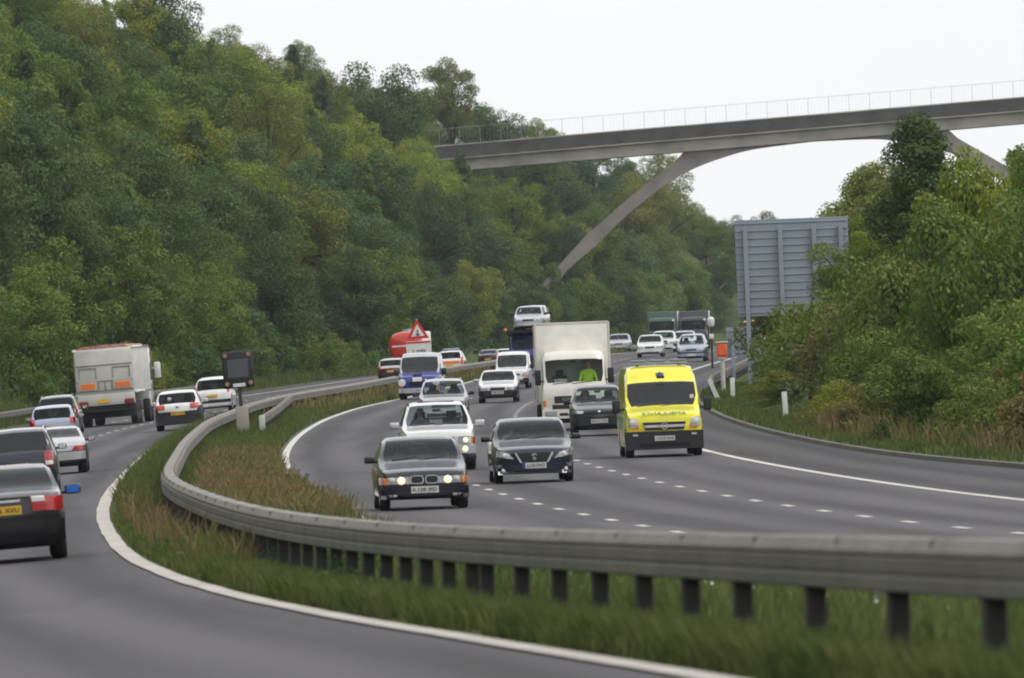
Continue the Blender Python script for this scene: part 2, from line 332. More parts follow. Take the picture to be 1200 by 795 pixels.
# painted markings
def ribbon(name, f, zf, w, ys, h=.006):
    return [(float(f(y)) - w / 2, float(y), float(zf(y)) + h) for y in ys], [(float(f(y)) + w / 2, float(y), float(zf(y)) + h) for y in ys]
mk = MB()
def solid(f, zf, w, y0, y1):
    ys = rows[(rows >= y0) & (rows <= y1)]; a, b = ribbon('', f, zf, w, ys)
    n = len(a); mk.add(a + b, [(i, n + i, n + i + 1, i + 1) for i in range(n - 1)])
def dashes(f, zf, w, y0, y1, per, on, h=.006):
    y = y0
    while y < y1:
        # follow the row chords so the paint lies on the sheet
        ya, yb = y, y + on; cut = [ya] + [r for r in rows if ya < r < yb] + [yb]
        fx = lambda q: float(np.interp(q, rows, f(rows))); fz = lambda q: float(np.interp(q, rows, zf(rows)))
        a = [(fx(q) - w / 2, q, fz(q) + h) for q in cut]; b = [(fx(q) + w / 2, q, fz(q) + h) for q in cut]; n = len(a)
        mk.add(a + b, [(i, n + i, n + i + 1, i + 1) for i in range(n - 1)]); y += per
solid(lambda y: RM(y) + .1, zr, .2, 20, 1300)
solid(rr, zr, .2, 20, 1300); solid(lo, lambda y: zlx(lo(y), y) + .002, .2, 20, 1300)
for k in (1, 2):
    dashes(lambda y, k=k: RM(y) + .2 + k * LW - .1, zr, .15, 120 + k, 900, 7.4, 2.0)
    dashes(lambda y, k=k: LE(y) - .1 - k * LW, lambda y, k=k: zlx(LE(y) - .1 - k * LW, y) + .002, .15, 150 + k, 900, 7.4, 2.0)
props(mk.build('road_markings', M['line'], sm=False), kind='structure')
mk = MB(); solid(lambda y: LE(y) - .02 + .015 * np.sin(y * .23) * np.sin(y * .61), lambda y: zl(y) + .002, .25, 20, 1300); props(mk.build('road_edge_line', M['dline'], sm=False), kind='structure')

# ------------------------------------------------------------------ safety barriers
def beam_mesh(name, f, zf, y0, y1, prof, dy=3, m=None, caps=True):
    ys = np.arange(y0, y1 + .1, dy); n = len(prof); v = []; fc = []
    for y in ys:
        s = slope(f, y); c = 1 / math.hypot(1, s)
        for (a, h) in prof: v.append((float(f(y)) + a * c, float(y) - a * s * c, float(zf(y)) + h))
    for i in range(len(ys) - 1):
        for j in range(n): fc.append((i * n + j, i * n + (j + 1) % n, (i + 1) * n + (j + 1) % n, (i + 1) * n + j))
    mb = MB(); mb.add(v, fc)
    if caps: mb.add(v[:n], [tuple(range(n))]); mb.add(v[-n:], [tuple(range(n))])
    return mb
BOX = [(-.10, .385), (-.155, .40), (-.155, .47), (-.145, .49), (-.155, .51), (-.155, .585), (-.12, .592), (.12, .592), (.155, .585), (.155, .51), (.145, .49), (.155, .47), (.155, .40), (.10, .385)]
br = thing('safety_barrier', 'long galvanised central reservation crash barrier on dark posts winding between the two carriageways', 'crash barrier', (0, 0, 0))
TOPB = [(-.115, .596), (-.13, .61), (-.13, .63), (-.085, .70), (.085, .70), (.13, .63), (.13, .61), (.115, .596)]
bmn = beam_mesh('beam', RAIL, railz, 26, 1000, BOX)
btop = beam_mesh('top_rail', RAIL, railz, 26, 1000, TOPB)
for y in np.arange(28, 420, 4.9):        # joint straps over the top of the beam
    x = float(RAIL(y)); z = float(railz(y)); btop.mi = 1; btop.box((x, y, z + .670), (.24, .06, .07), .012, 1); btop.mi = 0
bmn.build('beam', M['rail'], br, ang=20); btop.build('top_rail', [M['railtop'], M['rail']], br, ang=20)  # top strip in a lighter colour than the beam: sky light painted in
pm = MB(); pm.box((0, 0, .2), (.125, .16, 1.0), .012, 1); pme = pm.mesh('post', M['post'])
far = MB()
PY = list(np.arange(28, 72, 4.5)) + list(np.arange(72, 90, 3.4)) + list(np.arange(90.5, 230, 2.6)) + list(np.arange(231, 980, 4.9))
for i, y in enumerate(PY):
    if i < 95:
        p = link('post', pme, br); p.location = (float(RAIL(y)) - .07, y, float(railz(y)) - .27); p.rotation_euler = (0, 0, -slope(RAIL, y))
    else: far.box((float(RAIL(y)), y, float(railz(y)) + .1), (.11, .16, .7))
props(far.build('post_row', M['post'], br), kind='stuff')
# short second barrier round the matrix sign
F2 = tab([(0, -8.4), (340, -8.45), (380, -8.75), (430, -9.35), (2000, -9.4)], 8)
b2 = thing('safety_barrier', 'short curved barrier section splitting off in front of the dark matrix sign', 'crash barrier', (0, 0, 0))
SB = [(-.05, .42), (-.08, .46), (-.08, .54), (-.04, .57), (-.08, .60), (-.08, .68), (-.05, .72), (.05, .72), (.08, .68), (.08, .60), (.04, .57), (.08, .54), (.08, .46), (.05, .42)]
beam_mesh('beam', F2, lambda y: gz(float(F2(y)), float(y)) + .02, 344, 428, SB).build('beam', M['rail'], b2)
q = MB(); q.box((float(F2(344)), 343.9, gz(float(F2(344)), 344) + .5), (.2, .1, .5), .02); q.build('end_terminal', M['beige'], b2)
for y in np.arange(346, 428, 4.9):
    p = link('post', pme, b2); p.location = (float(F2(y)), y + .0, gz(float(F2(y)), y) - .3); p.scale = (.8, .8, .95)
# left verge barrier and right verge barrier
FL = lambda y: lk(y) - .7
zfl = lambda y: zlx(lk(y), y)
b3 = thing('safety_barrier', 'verge crash barrier along the far left hard shoulder below the wooded slope', 'crash barrier', (0, 0, 0))
beam_mesh('beam', FL, zfl, 380, 640, SB).build('beam', M['rail'], b3)
for y in np.arange(382, 640, 4.9):
    p = link('post', pme, b3); p.location = (float(FL(y)), y, float(zfl(y)) - .25); p.scale = (.8, .8, .9)
FR = lambda y: kb(y) + .55
b4 = thing('safety_barrier', 'crash barrier end with pale terminal posts on the right verge below the big sign', 'crash barrier', (0, 0, 0))
beam_mesh('beam', FR, lambda y: zr(y) + .1, 402, 620, SB).build('beam', M['rail'], b4)
for y in np.arange(404, 620, 4.9):
    p = link('post', pme, b4); p.location = (float(FR(y)), y, float(zr(y)) - .2); p.scale = (.8, .8, .9)
q = MB(); x = float(FR(400)); z = float(zr(400))
q.prism([(x - .25, z + .95), (x - .1, z + 1.0), (x + .28, z + .1), (x + .1, z + .05)], 'y', 399.6, 399.8); q.build('end_terminal', M['wpost'], b4)
q = MB(); q.box((x + .75, 400.2, z + .5), (.18, .16, .95), .03); q.build('end_post', M['wpost'], b4)
# ------------------------------------------------------------------ vehicles: body lofted from cross sections, then split into panels and glass
WHEELS = {}
def wheel_meshes(r, w, style):
    k = (round(r, 2), round(w, 2), style)
    if k in WHEELS: return WHEELS[k]
    t = MB(); rr_ = r * (.64 if style != 'truck' else .55); h = w / 2
    t.lathe([(-h, rr_), (-h, r * .9), (-h * .8, r * .985), (-h * .3, r), (h * .3, r), (h * .8, r * .985), (h, r * .9), (h, rr_), (h * .5, rr_ * .97), (-h * .5, rr_ * .97)])
    a = t.mesh('wheel', M['tyre'], ang=50)
    t = MB()
    t.lathe([(h * .85, rr_ * .98), (h * .95, rr_), (h * .95, rr_ * .9), (h * .3, rr_ * .84), (-h * .9, rr_ * .84), (-h * .9, rr_ * .98)])
    t.cyl((h * .15, 0, 0), (h * .3, 0, 0), rr_ * .88, n=20); t.cyl((h * .2, 0, 0), (h * .9, 0, 0), rr_ * .24, rr_ * .18, 12)
    if style != 'truck':
        for k2 in range(5):
            an = k2 * 2 * PI / 5; t.box((h * .72, math.cos(an) * rr_ * .52, math.sin(an) * rr_ * .52), (h * .3, rr_ * .2, rr_ * .85), .01, 1, Matrix.Rotation(an - PI / 2, 3, 'X'))
    b = t.mesh('rim', M['steel'] if style in ('truck', 'steel') else M['alloy'])
    WHEELS[k] = (a, b); return a, b

TPL = {
 'saloon': dict(top=[(0, .47), (.012, .515), (.05, .545), (.14, .585), (.275, .665), (.44, .955), (.50, .992), (.56, 1), (.66, .965), (.82, .735), (.96, .705), (1, .66)],
                ws=(.275, .44), rw=(.67, .82), sw=[(.33, .545), (.57, .765)], wa=(.185, .79), belt=.655),
 'hatch': dict(top=[(0, .47), (.012, .515), (.05, .55), (.12, .59), (.235, .66), (.41, .955), (.48, .995), (.58, 1), (.80, .965), (.865, .935), (.965, .655), (.99, .62), (1, .56)],
               ws=(.235, .41), rw=(.87, .962), sw=[(.29, .535), (.56, .80)], wa=(.19, .80), belt=.645),
 'suv': dict(top=[(0, .50), (.012, .555), (.05, .585), (.13, .61), (.245, .655), (.385, .95), (.45, .99), (.6, 1), (.87, .975), (.915, .95), (.975, .64), (.995, .6), (1, .52)],
             ws=(.245, .385), rw=(.922, .972), sw=[(.30, .50), (.53, .72), (.745, .88)], wa=(.19, .80), belt=.635),
 'mpv': dict(top=[(0, .44), (.012, .49), (.05, .53), (.15, .595), (.19, .62), (.385, .945), (.46, .992), (.58, 1), (.84, .965), (.90, .93), (.968, .62), (.99, .57), (1, .5)],
             ws=(.185, .385), rw=(.905, .965), sw=[(.25, .50), (.53, .72), (.745, .86)], wa=(.18, .81), belt=.6),
 'coupe': dict(top=[(0, .38), (.012, .43), (.06, .49), (.16, .57), (.30, .665), (.46, .965), (.53, 1), (.62, .975), (.80, .765), (.9, .70), (.97, .65), (1, .58)],
               ws=(.30, .46), rw=(.65, .80), sw=[(.36, .58)], wa=(.19, .79), belt=.655),
 'van': dict(top=[(0, .40), (.008, .455), (.05, .495), (.15, .556), (.25, .82), (.265, .835), (.34, .955), (.375, .985), (.44, 1), (.97, 1), (1, .97)],
             ws=(.152, .25), rw=None, sw=[(.20, .36)], wa=(.175, .80), belt=.54, tum=.07),
 'smallvan': dict(top=[(0, .43), (.012, .48), (.05, .51), (.17, .575), (.33, .91), (.40, .985), (.48, 1), (.97, .995), (1, .95)],
             ws=(.175, .33), rw=None, sw=[(.24, .45)], wa=(.19, .79), belt=.56, tum=.09),
 'cab': dict(top=[(0, .47), (.012, .53), (.035, .585), (.16, .90), (.20, .955), (.30, 1), (.96, 1), (1, .97)],
             ws=(.042, .156), rw=None, sw=[(.12, .62)], wa=(.5, 3.0), belt=.575, tum=.06),
}

class Car:
    def __init__(s, name, label, cat, kind, near, L, Wd, H, pnt, side, group, wheel_r=.31, wheels=True, clr=.2, trim=None, yaw=0, plan=(.80, .93), gl='glass', tyre_w=.2, style='alloy', roofm=None, low=None, interior=True):
        """near: (X, Y) of the end that faces the camera; side 'in' = oncoming, 'out' = going away"""
        T = TPL[kind]; s.T = T; s.L = L; s.W = Wd; s.H = H
        x, y = near; f = RM if side == 'in' else LE; zf = zr if side == 'in' else zl
        sl_ = slope(f, y); yc = y + L / 2; xc = x + sl_ * L / 2; gr = slope(zf, yc)
        z = float(zf(yc)) if side == 'in' else float(zlx(xc, yc)); s.x, s.y, s.z = xc, yc, z
        th = (-math.atan(sl_) if side == 'in' else PI - math.atan(sl_)) + yaw
        s.o = thing(name, label, cat, (xc, yc, z + .004), (math.atan(gr) * (1 if side == 'in' else -1), 0 if side == 'in' else math.atan(float(XF(yc))), th), group)
        s.p = pnt; top = pchip(T['top']); tum = T.get('tum', .34 if kind != 'coupe' else .42)
        beltf = pchip([(0, T['belt'] - .0), (.5, T['belt'] + .01), (1, T['belt'] + .04)])
        planf = pchip([(0, plan[0]), (.02, plan[0] + (plan[1] - plan[0]) * .6), (.06, plan[1]), (.16, .985), (.3, 1), (.75, 1), (.9, .98), (.97, .935), (.99, .88), (1, .82)])
        if kind in ('van', 'cab', 'smallvan'): planf = pchip([(0, plan[0]), (.02, plan[1]), (.08, .97), (.2, 1), (.97, 1), (1, .96)])
        ra = wheel_r + .055; wy = [a * L for a in T['wa']] if wheels else [a * L for a in T['wa'] if a < 1]
        s.wy = wy
        ys = set(np.linspace(0, L, 40).round(3)) | {.012 * L, .006 * L, .994 * L, .988 * L}
        for k in ('ws', 'rw'):
            if T[k]: ys |= {T[k][0] * L, T[k][1] * L}
        for a, b in T['sw']: ys |= {a * L, b * L}
        for a in wy:
            ys |= {a - ra - .004, a + ra + .004}; ys |= {a + ra * math.cos(t) for t in np.linspace(0, PI, 13)}
        ys = sorted(q for q in ys if 0 <= q <= L); k = [ys[0]]
        for q in ys[1:]:
            if q - k[-1] > .003: k.append(q)
        ys = k; s.rings = []
        def sec(yv):
            yf = yv / L; zt = top(yf) * H; zb = min(beltf(yf) * H, zt - .012); w = Wd / 2 * planf(yf)
            zu = clr + (.06 * max(0, 1 - yf / .05) + .09 * max(0, (yf - .93) / .07))
            arch = 0
            for a in wy:
                if abs(yv - a) <= ra + .001: arch = max(arch, wheel_r + math.sqrt(max(0, ra * ra - (yv - a) ** 2)))
            zs = zu + .07
            if arch: zu = max(zu, arch); zs = max(zs, arch + .012)
            zsh = zb - .085 * H; zm = max(.45 * zs + .55 * zsh, zs + .02); zsh = max(zsh, zm + .03); zb = max(zb, zsh + .02); zt = max(zt, zb + .012)
            g = zt - zb; t = min(1, max(0, (g - .02) / (.12 * H)))
            A = [(0, zu), (w * .86, zu), (w * .972, zs), (w, zm), (w * .99, zsh), (w * .955, zb)]
            xb = w * .955; xr = xb - tum * g
            G = [(xb - tum * g * .8, zb + .80 * g), (xr - .055, zb + .945 * g), (xr * .68, zt - .012), (0, zt)]
            Hd = [(w * .90, zt - .012), (w * .80, zt - .002), (w * .52, zt + .012), (0, zt + .02)]
            return A + [(G[i][0] * t + Hd[i][0] * (1 - t), G[i][1] * t + Hd[i][1] * (1 - t)) for i in range(4)], g
        V = []; gs = []
        for q in ys:
            P, g = sec(q); gs.append(g)
            V += [(p[0], q - L / 2, p[1]) for p in P] + [(-P[i][0], q - L / 2, P[i][1]) for i in range(8, 0, -1)]
        n = 18; parts = {}
        def put(nm, f, mi=0): parts.setdefault(nm, []).append((f, mi))
        for i in range(len(ys) - 1):
            ym = (ys[i] + ys[i + 1]) / 2 / L; g = min(gs[i], gs[i + 1])
            for kk in range(n):
                sg = kk if kk < 9 else 17 - kk; f = (i * n + kk, i * n + (kk + 1) % n, (i + 1) * n + (kk + 1) % n, (i + 1) * n + kk)
                sidew = any(a < ym < b for a, b in T['sw']) and g > .1
                if sg in (7, 8) and T['ws'][0] < ym < T['ws'][1]: put('windscreen', f)
                elif sg in (7, 8) and T['rw'] and T['rw'][0] < ym < T['rw'][1]: put('rear_window', f)
                elif sg == 5 and sidew: put('side_window' + ('' if kk < 9 else '2'), f)
                elif sg in (6, 7, 8) and .012 < ym < T['ws'][0] and kind not in ('cab',): put('bonnet', f)
                elif sg in (0, 1): put('body', f, 1)
                elif sg == 2 and trim: put('body', f, 2)
                elif sg in (6, 7, 8) and roofm and ym > T['ws'][0]: put('body', f, 3)
                elif low and sg in (2, 3): put('body', f, 4)
                else: put('body', f)
        for base in (0, (len(ys) - 1) * n):
            for i in range(9):
                a, b = i, i + 1; ma = 0 if a in (0, 9) else 18 - a; mb_ = 0 if b in (0, 9) else 18 - b
                q = [base + a, base + b, base + (9 if b == 9 else mb_), base + (0 if a == 0 else ma)]
                q = list(dict.fromkeys(q)); put('body', tuple(q), 4 if (low and i in (1, 2, 3)) else 0)
        allf = [f for fs in parts.values() for f, _ in fs]
        bm = bmesh.new(); bv = [bm.verts.new(v) for v in V]
        for f in allf:
            try: bm.faces.new([bv[i] for i in f])
            except ValueError: pass
        bmesh.ops.recalc_face_normals(bm, faces=bm.faces); s.bvh = BVHTree.FromBMesh(bm); bm.free()
        mats = [pnt, M['under'], trim or M['black'], roofm or pnt, low or pnt]
        for nm, fs in parts.items():
            used = sorted({i for f, _ in fs for i in f}); mp = {u: i for i, u in enumerate(used)}
            me = bpy.data.meshes.new(nm); me.from_pydata([V[u] for u in used], [], [tuple(mp[i] for i in f) for f, _ in fs])
            gm = M[gl] if 'wind' in nm or 'window' in nm else None
            for m_ in ([gm] if gm else mats): me.materials.append(m_)
            if not gm: me.polygons.foreach_set('material_index', [m_ for _, m_ in fs])
            b2_ = bmesh.new(); b2_.from_mesh(me); bmesh.ops.recalc_face_normals(b2_, faces=b2_.faces)
            # panels seen from outside: flip open shells that ended up inside out
            c = sum((fa.normal.dot(fa.calc_center_median() - Vector((0, 0, H * .45))) * fa.calc_area() for fa in b2_.faces), 0)
            if c < 0: bmesh.ops.reverse_faces(b2_, faces=b2_.faces)
            b2_.to_mesh(me); b2_.free(); smooth(me, 42)
            link(nm.rstrip('2'), me, s.o)
        if wheels:
            wm, rm = wheel_meshes(wheel_r, tyre_w, style)
            for a in wy:
                for sx in (1, -1):
                    w_ = link('wheel', wm, s.o); w_.location = (sx * (Wd / 2 - tyre_w / 2 - .02), a - L / 2, wheel_r); w_.rotation_euler = (0, 0, 0 if sx > 0 else PI)
                    link('rim', rm, w_)
        if interior: s.inside(kind)
        s.kind = kind
    def inside(s, kind):
        T, L, H, Wd = s.T, s.L, s.H, s.W; zb = T['belt'] * H; y0 = T['ws'][0] * L - L / 2
        q = MB(); q.box((0, y0 + .22, zb - .1), (Wd * .84, .42, .16), .04); q.build('dashboard', M['dash'], s.o)
        q = MB(); q.cyl((Wd * -.21, y0 + .5, zb - .05), (Wd * -.21, y0 + .53, zb - .04), .18, n=16); q.build('steering_wheel', M['black'], s.o)
        sy = y0 + (1.35 if kind not in ('cab', 'van') else 1.05)
        st = MB(); st.box((0, .0, -.05), (.46, .16, .6), .06); st.box((0, .02, .34), (.26, .1, .2), .04); st.box((0, -.26, -.32), (.46, .5, .12), .04)
        sm = st.mesh('seat', M['seat']); zt = min(zb + .05, H * .60)
        s.seat = (sy, zt)
        for sx in (-1, 1):
            a = link('seat', sm, s.o); a.location = (sx * Wd * .21, sy, zt)
        if kind in ('hatch', 'suv', 'mpv'):
            for sx in (-1, 1):
                a = link('seat', sm, s.o); a.location = (sx * Wd * .22, sy + .78, zt - .08)
        q = MB(); q.box((0, y0 + .55 + 0, 0), (.2, .03, .07), .01); m_ = q.build('interior_mirror', M['black'], s.o)
        yt = T['ws'][1] * L - L / 2; m_.location = (0, yt - (y0 + .55) - .1, H * .87)
    def hit(s, x, z, d, side=0):
        if d == 'front': r = s.bvh.ray_cast(Vector((x, -s.L, z)), Vector((0, 1, 0)))
        elif d == 'rear': r = s.bvh.ray_cast(Vector((x, s.L, z)), Vector((0, -1, 0)))
        elif d == 'up': r = s.bvh.ray_cast(Vector((x, z, 5)), Vector((0, 0, -1)))
        else: r = s.bvh.ray_cast(Vector((side * 3, x, z)), Vector((-side, 0, 0)))
        return r[0]
    def patch(s, name, quad, m, d='front', off=.012, thick=.03, n=(7, 4), rnd=0, side=1, parent=None, mirror=False):
        """a solid plate that follows the bodywork; quad = BL, BR, TR, TL in (x, z); for sides (y, z)"""
        for mir in ((1, -1) if mirror else (1,)):
            P = []; last = None; sgn = -1 if d == 'front' else 1; qd = [(mir * a, b) for a, b in quad] if d != 'side' else quad
            sd = side * mir
            for j in range(n[1] + 1):
                for i in range(n[0] + 1):
                    u, v = i / n[0], j / n[1]
                    if rnd:
                        a, b = 2 * u - 1, 2 * v - 1; k = 1 - rnd * (1 - .7071) * min(1, (abs(a * b)) ** 1.0); a *= k; b *= k; u, v = (a + 1) / 2, (b + 1) / 2
                    x = (1 - v) * ((1 - u) * qd[0][0] + u * qd[1][0]) + v * ((1 - u) * qd[3][0] + u * qd[2][0])
                    z = (1 - v) * ((1 - u) * qd[0][1] + u * qd[1][1]) + v * ((1 - u) * qd[3][1] + u * qd[2][1])
                    h = s.hit(x, z, d, sd); P.append([x, z, h])
            dep = [(p[2].x if d == 'side' else p[2].y if d != 'up' else p[2].z) for p in P if p[2]]
            if not dep: return None
            md = sorted(dep)[len(dep) // 2]; lim = .22
            V = []; N = len(P)
            for lay in (0, 1):
                for p in P:
                    h = p[2]
                    if d == 'side':
                        b_ = h.x if h and abs(h.x - md) < lim else md; V.append((b_ + sd * (off if lay == 0 else -thick), p[0], p[1]))
                    elif d == 'up':
                        b_ = h.z if h else md; V.append((p[0], p[1], b_ + (off if lay == 0 else -thick)))
                    else:
                        b_ = h.y if h and abs(h.y - md) < lim else md; V.append((p[0], b_ + sgn * (off if lay == 0 else -thick), p[1]))
            F = []; a = n[0] + 1
            for j in range(n[1]):
                for i in range(n[0]):
                    q = (j * a + i, j * a + i + 1, (j + 1) * a + i + 1, (j + 1) * a + i); F.append(q); F.append(tuple(N + t for t in q[::-1]))
            rim = [i for i in range(a)] + [j * a + n[0] for j in range(1, n[1] + 1)] + [n[1] * a + i for i in range(n[0] - 1, -1, -1)] + [j * a for j in range(n[1] - 1, 0, -1)]
            for k in range(len(rim)):
                k2 = (k + 1) % len(rim); F.append((rim[k], rim[k2], N + rim[k2], N + rim[k]))
            mb = MB(); mb.add(V, F); o = mb.build(name, m, parent or s.o, ang=30)
        return o
    def rect(s, name, x, z, w, h, m, d='front', mirror=False, **k):
        return s.patch(name, [(x - w / 2, z - h / 2), (x + w / 2, z - h / 2), (x + w / 2, z + h / 2), (x - w / 2, z + h / 2)], m, d, mirror=mirror, **k)
    def disc(s, name, x, z, r, m, d='front', mirror=True, off=.03, back=.05):
        for mir in ((1, -1) if mirror else (1,)):
            h = s.hit(mir * x, z, d); y = h.y if h else (-s.L / 2 if d == 'front' else s.L / 2); g = -1 if d == 'front' else 1
            q = MB(); q.cyl((mir * x, y - g * back, z), (mir * x, y + g * off, z), r, r, 18); q.cyl((mir * x, y + g * off, z), (mir * x, y + g * (off + .012), z), r * .97, r * .6, 18); q.build(name, m, s.o)
    def plate(s, z, reg, d='front', m=None, w=.52, h=.125, x=0, band=False, off=.03):
        m = m or M['plate_w']; p = s.rect('number_plate', x, z, w, h, m, d, off=off, thick=.05, n=(1, 1))
        g = -1 if d == 'front' else 1; hit = s.hit(x, z, d); y = (min if g < 0 else max)([v.co.y for v in p.data.vertices]) + g * .006
        text('lettering', reg, .1, M['ink'], p, (x + (.03 if band else 0), y, z), (R(90), 0, 0 if g < 0 else PI), width=w * (.78 if band else .88))
        if band:
            q = MB(); q.box((x - w / 2 + .028, y, z), (.05, .006, h * .98)); q.build('country_band', M['eu'], p)
        return p
    def mirrors(s, z=None, yf=None, size=(.2, .11, .13), m=None, glassm=None, out=.1):
        yf = yf or s.T['ws'][0] + .065; z = z or s.T['belt'] * s.H + .05; y = yf * s.L - s.L / 2
        for sx in (-1, 1):
            h = s.hit(y, z - .02, 'side', sx); bx = h.x if h else sx * s.W * .47
            q = MB(); q.box((bx + sx * (out + size[0] / 2 - .04), y, z), size, .035, 3); q.box((bx + sx * out / 2, y + .01, z - size[2] * .25), (out + .06, .05, .05), .012)
            a = q.build('door_mirror', m or s.p, s.o)
            q = MB(); q.box((bx + sx * (out + size[0] / 2 - .04), y + size[1] / 2 + .004, z), (size[0] * .8, .01, size[2] * .75), .003, 1); q.build('mirror_glass', glassm or M['chrome'], a)
    def bumper(s, d, z0, z1, m, wf=.97, off=.05):
        w = s.W / 2 * wf; return s.patch('bumper', [(-w, z0), (w, z0), (w, z1), (-w, z1)], m, d, off=off, thick=.06, n=(16, 3))
    def wipers(s):
        for x0 in (-.05, -.55):
            q = MB(); P = []
            for t in np.linspace(0, 1, 6):
                x = (x0 + t * .5) * s.W / 1.7; z = s.T['belt'] * s.H + .035 + .05 * t; h = s.hit(x, z, 'front')
                if h: P.append((h.x, h.y - .012, h.z))
            for a, b in zip(P, P[1:]): q.cyl(a, b, .011, n=5)
            if P: q.build('wiper', M['black'], s.o)
    def rails(s, x, y0, y1, m):
        for sx in (-1, 1):
            q = MB(); pts = []
            for t in np.linspace(0, 1, 8):
                y = (y0 + t * (y1 - y0)) * s.L - s.L / 2; h = s.hit(sx * x, y, 'up'); pts.append((sx * x, y, h.z + (.045 if 0 < t < 1 else .0)))
            for a, b in zip(pts, pts[1:]): q.cyl(a, b, .018, n=6)
            q.build('roof_rail', m, s.o)
    def world(s, p):
        return s.o.matrix_basis @ Vector(p)

# ------------------------------------------------------------------ people: one skinned body each, seated
def person(label, car, sx, cloth, scale=.9, drive=True, group=None, dz=0, hairm=None):
    sy, zt = car.seat
    hip = (sx * car.W * .21, sy - .2, zt - .28 + dz)
    J = dict(pel=(0, 0, .06), sp=(0, .05, .28), ch=(0, .06, .46), nk=(0, .045, .6), hd0=(0, .03, .68), hd1=(0, .02, .79), hd2=(0, .03, .86))
    rad = dict(pel=(.15, .12), sp=(.145, .11), ch=(.165, .115), nk=(.055, .055), hd0=(.065, .075), hd1=(.08, .1), hd2=(.06, .075))
    E = [('pel', 'sp'), ('sp', 'ch'), ('ch', 'nk'), ('nk', 'hd0'), ('hd0', 'hd1'), ('hd1', 'hd2')]
    for g, a in (('l', 1), ('r', -1)):
        w = (a * .15, -.4, .33) if drive else (a * .12, -.3, .1)
        J.update({'sh' + g: (a * .18, .05, .5), 'el' + g: (a * .26, -.1, .25), 'wr' + g: w, 'pa' + g: (w[0] - a * .01, w[1] - .07, w[2] + .02)})
        rad.update({'sh' + g: (.065, .065), 'el' + g: (.046, .046), 'wr' + g: (.03, .03), 'pa' + g: (.035, .022)})
        E += [('ch', 'sh' + g), ('sh' + g, 'el' + g), ('el' + g, 'wr' + g), ('wr' + g, 'pa' + g)]
        for k in range(4):
            n1, n2 = f'f{k}a{g}', f'f{k}b{g}'; o = (k - 1.5) * .019
            J[n1] = (J['pa' + g][0] + o, J['pa' + g][1] - .045 + abs(o) * .3, J['pa' + g][2] + .01); J[n2] = (J[n1][0], J[n1][1] - .02, J[n1][2] - .035)
            rad[n1] = (.0095, .0095); rad[n2] = (.008, .008); E += [('pa' + g, n1), (n1, n2)]
        J['th' + g] = (J['pa' + g][0] - a * .04, J['pa' + g][1] - .01, J['pa' + g][2] + .02); rad['th' + g] = (.01, .01); E.append(('wr' + g, 'th' + g))
        J.update({'hp' + g: (a * .09, -.03, .03), 'kn' + g: (a * .12, -.42, .1), 'an' + g: (a * .12, -.62, -.26), 'to' + g: (a * .12, -.74, -.28)})
        rad.update({'hp' + g: (.09, .09), 'kn' + g: (.06, .06), 'an' + g: (.04, .04), 'to' + g: (.04, .03)})
        E += [('pel', 'hp' + g), ('hp' + g, 'kn' + g), ('kn' + g, 'an' + g), ('an' + g, 'to' + g)]
    N = list(J); me = bpy.data.meshes.new('person'); me.from_pydata([J[k] for k in N], [(N.index(a), N.index(b)) for a, b in E], [])
    o = bpy.data.objects.new('person', me); COL.objects.link(o)
    md = o.modifiers.new('skin', 'SKIN'); sv = me.skin_vertices[0].data
    for i, k in enumerate(N): sv[i].radius = rad[k]; sv[i].use_root = (k == 'pel')
    o.modifiers.new('sub', 'SUBSURF').levels = 1
    dg = bpy.context.evaluated_depsgraph_get(); m2 = bpy.data.meshes.new_from_object(o.evaluated_get(dg)); bpy.data.objects.remove(o)
    m2.name = 'person'; m2.materials.clear(); m2.materials.append(cloth); m2.materials.append(M['skin'])
    for p in m2.polygons:
        c = p.center; p.use_smooth = True
        p.material_index = 1 if c.z > .585 or (c.y < (-.395 if drive else -.29) and c.z > (.2 if drive else .02) and abs(c.x) < .24 and not (c.z < .19 and drive)) else 0
    b = link('person', m2)
    q = MB(); P = []; F = []      # face: nose, brow, eyes, mouth, ears as small solids set into the head; hair cap
    q.box((0, -.085, .755), (.028, .045, .05), .012, 2)
    nose = q.build('nose', M['skin'], b)
    q = MB()
    for sx2 in (-1, 1): q.box((sx2 * .033, -.078, .785), (.028, .014, .014), .005, 1)
    q.box((0, -.075, .712), (.05, .014, .01), .003, 1); q.build('eyes_and_mouth', M['hair'], b)
    q = MB(); q.lathe([(0, .0), (0, .098), (.03, .096), (.06, .082), (.085, .05), (.095, .0)], 'z', 16, (0, .045, .81)); q.box((0, .1, .77), (.15, .07, .13), .03); q.build('hair', hairm or M['hair'], b)
    b.matrix_world = car.o.matrix_basis @ Matrix.Translation(hip) @ Matrix.Scale(scale, 4)
    return props(b, label, 'person', group)
# ------------------------------------------------------------------ the oncoming traffic
GI = 'traffic coming towards the camera'; GO = 'traffic driving away from the camera'
def mir(q): return q

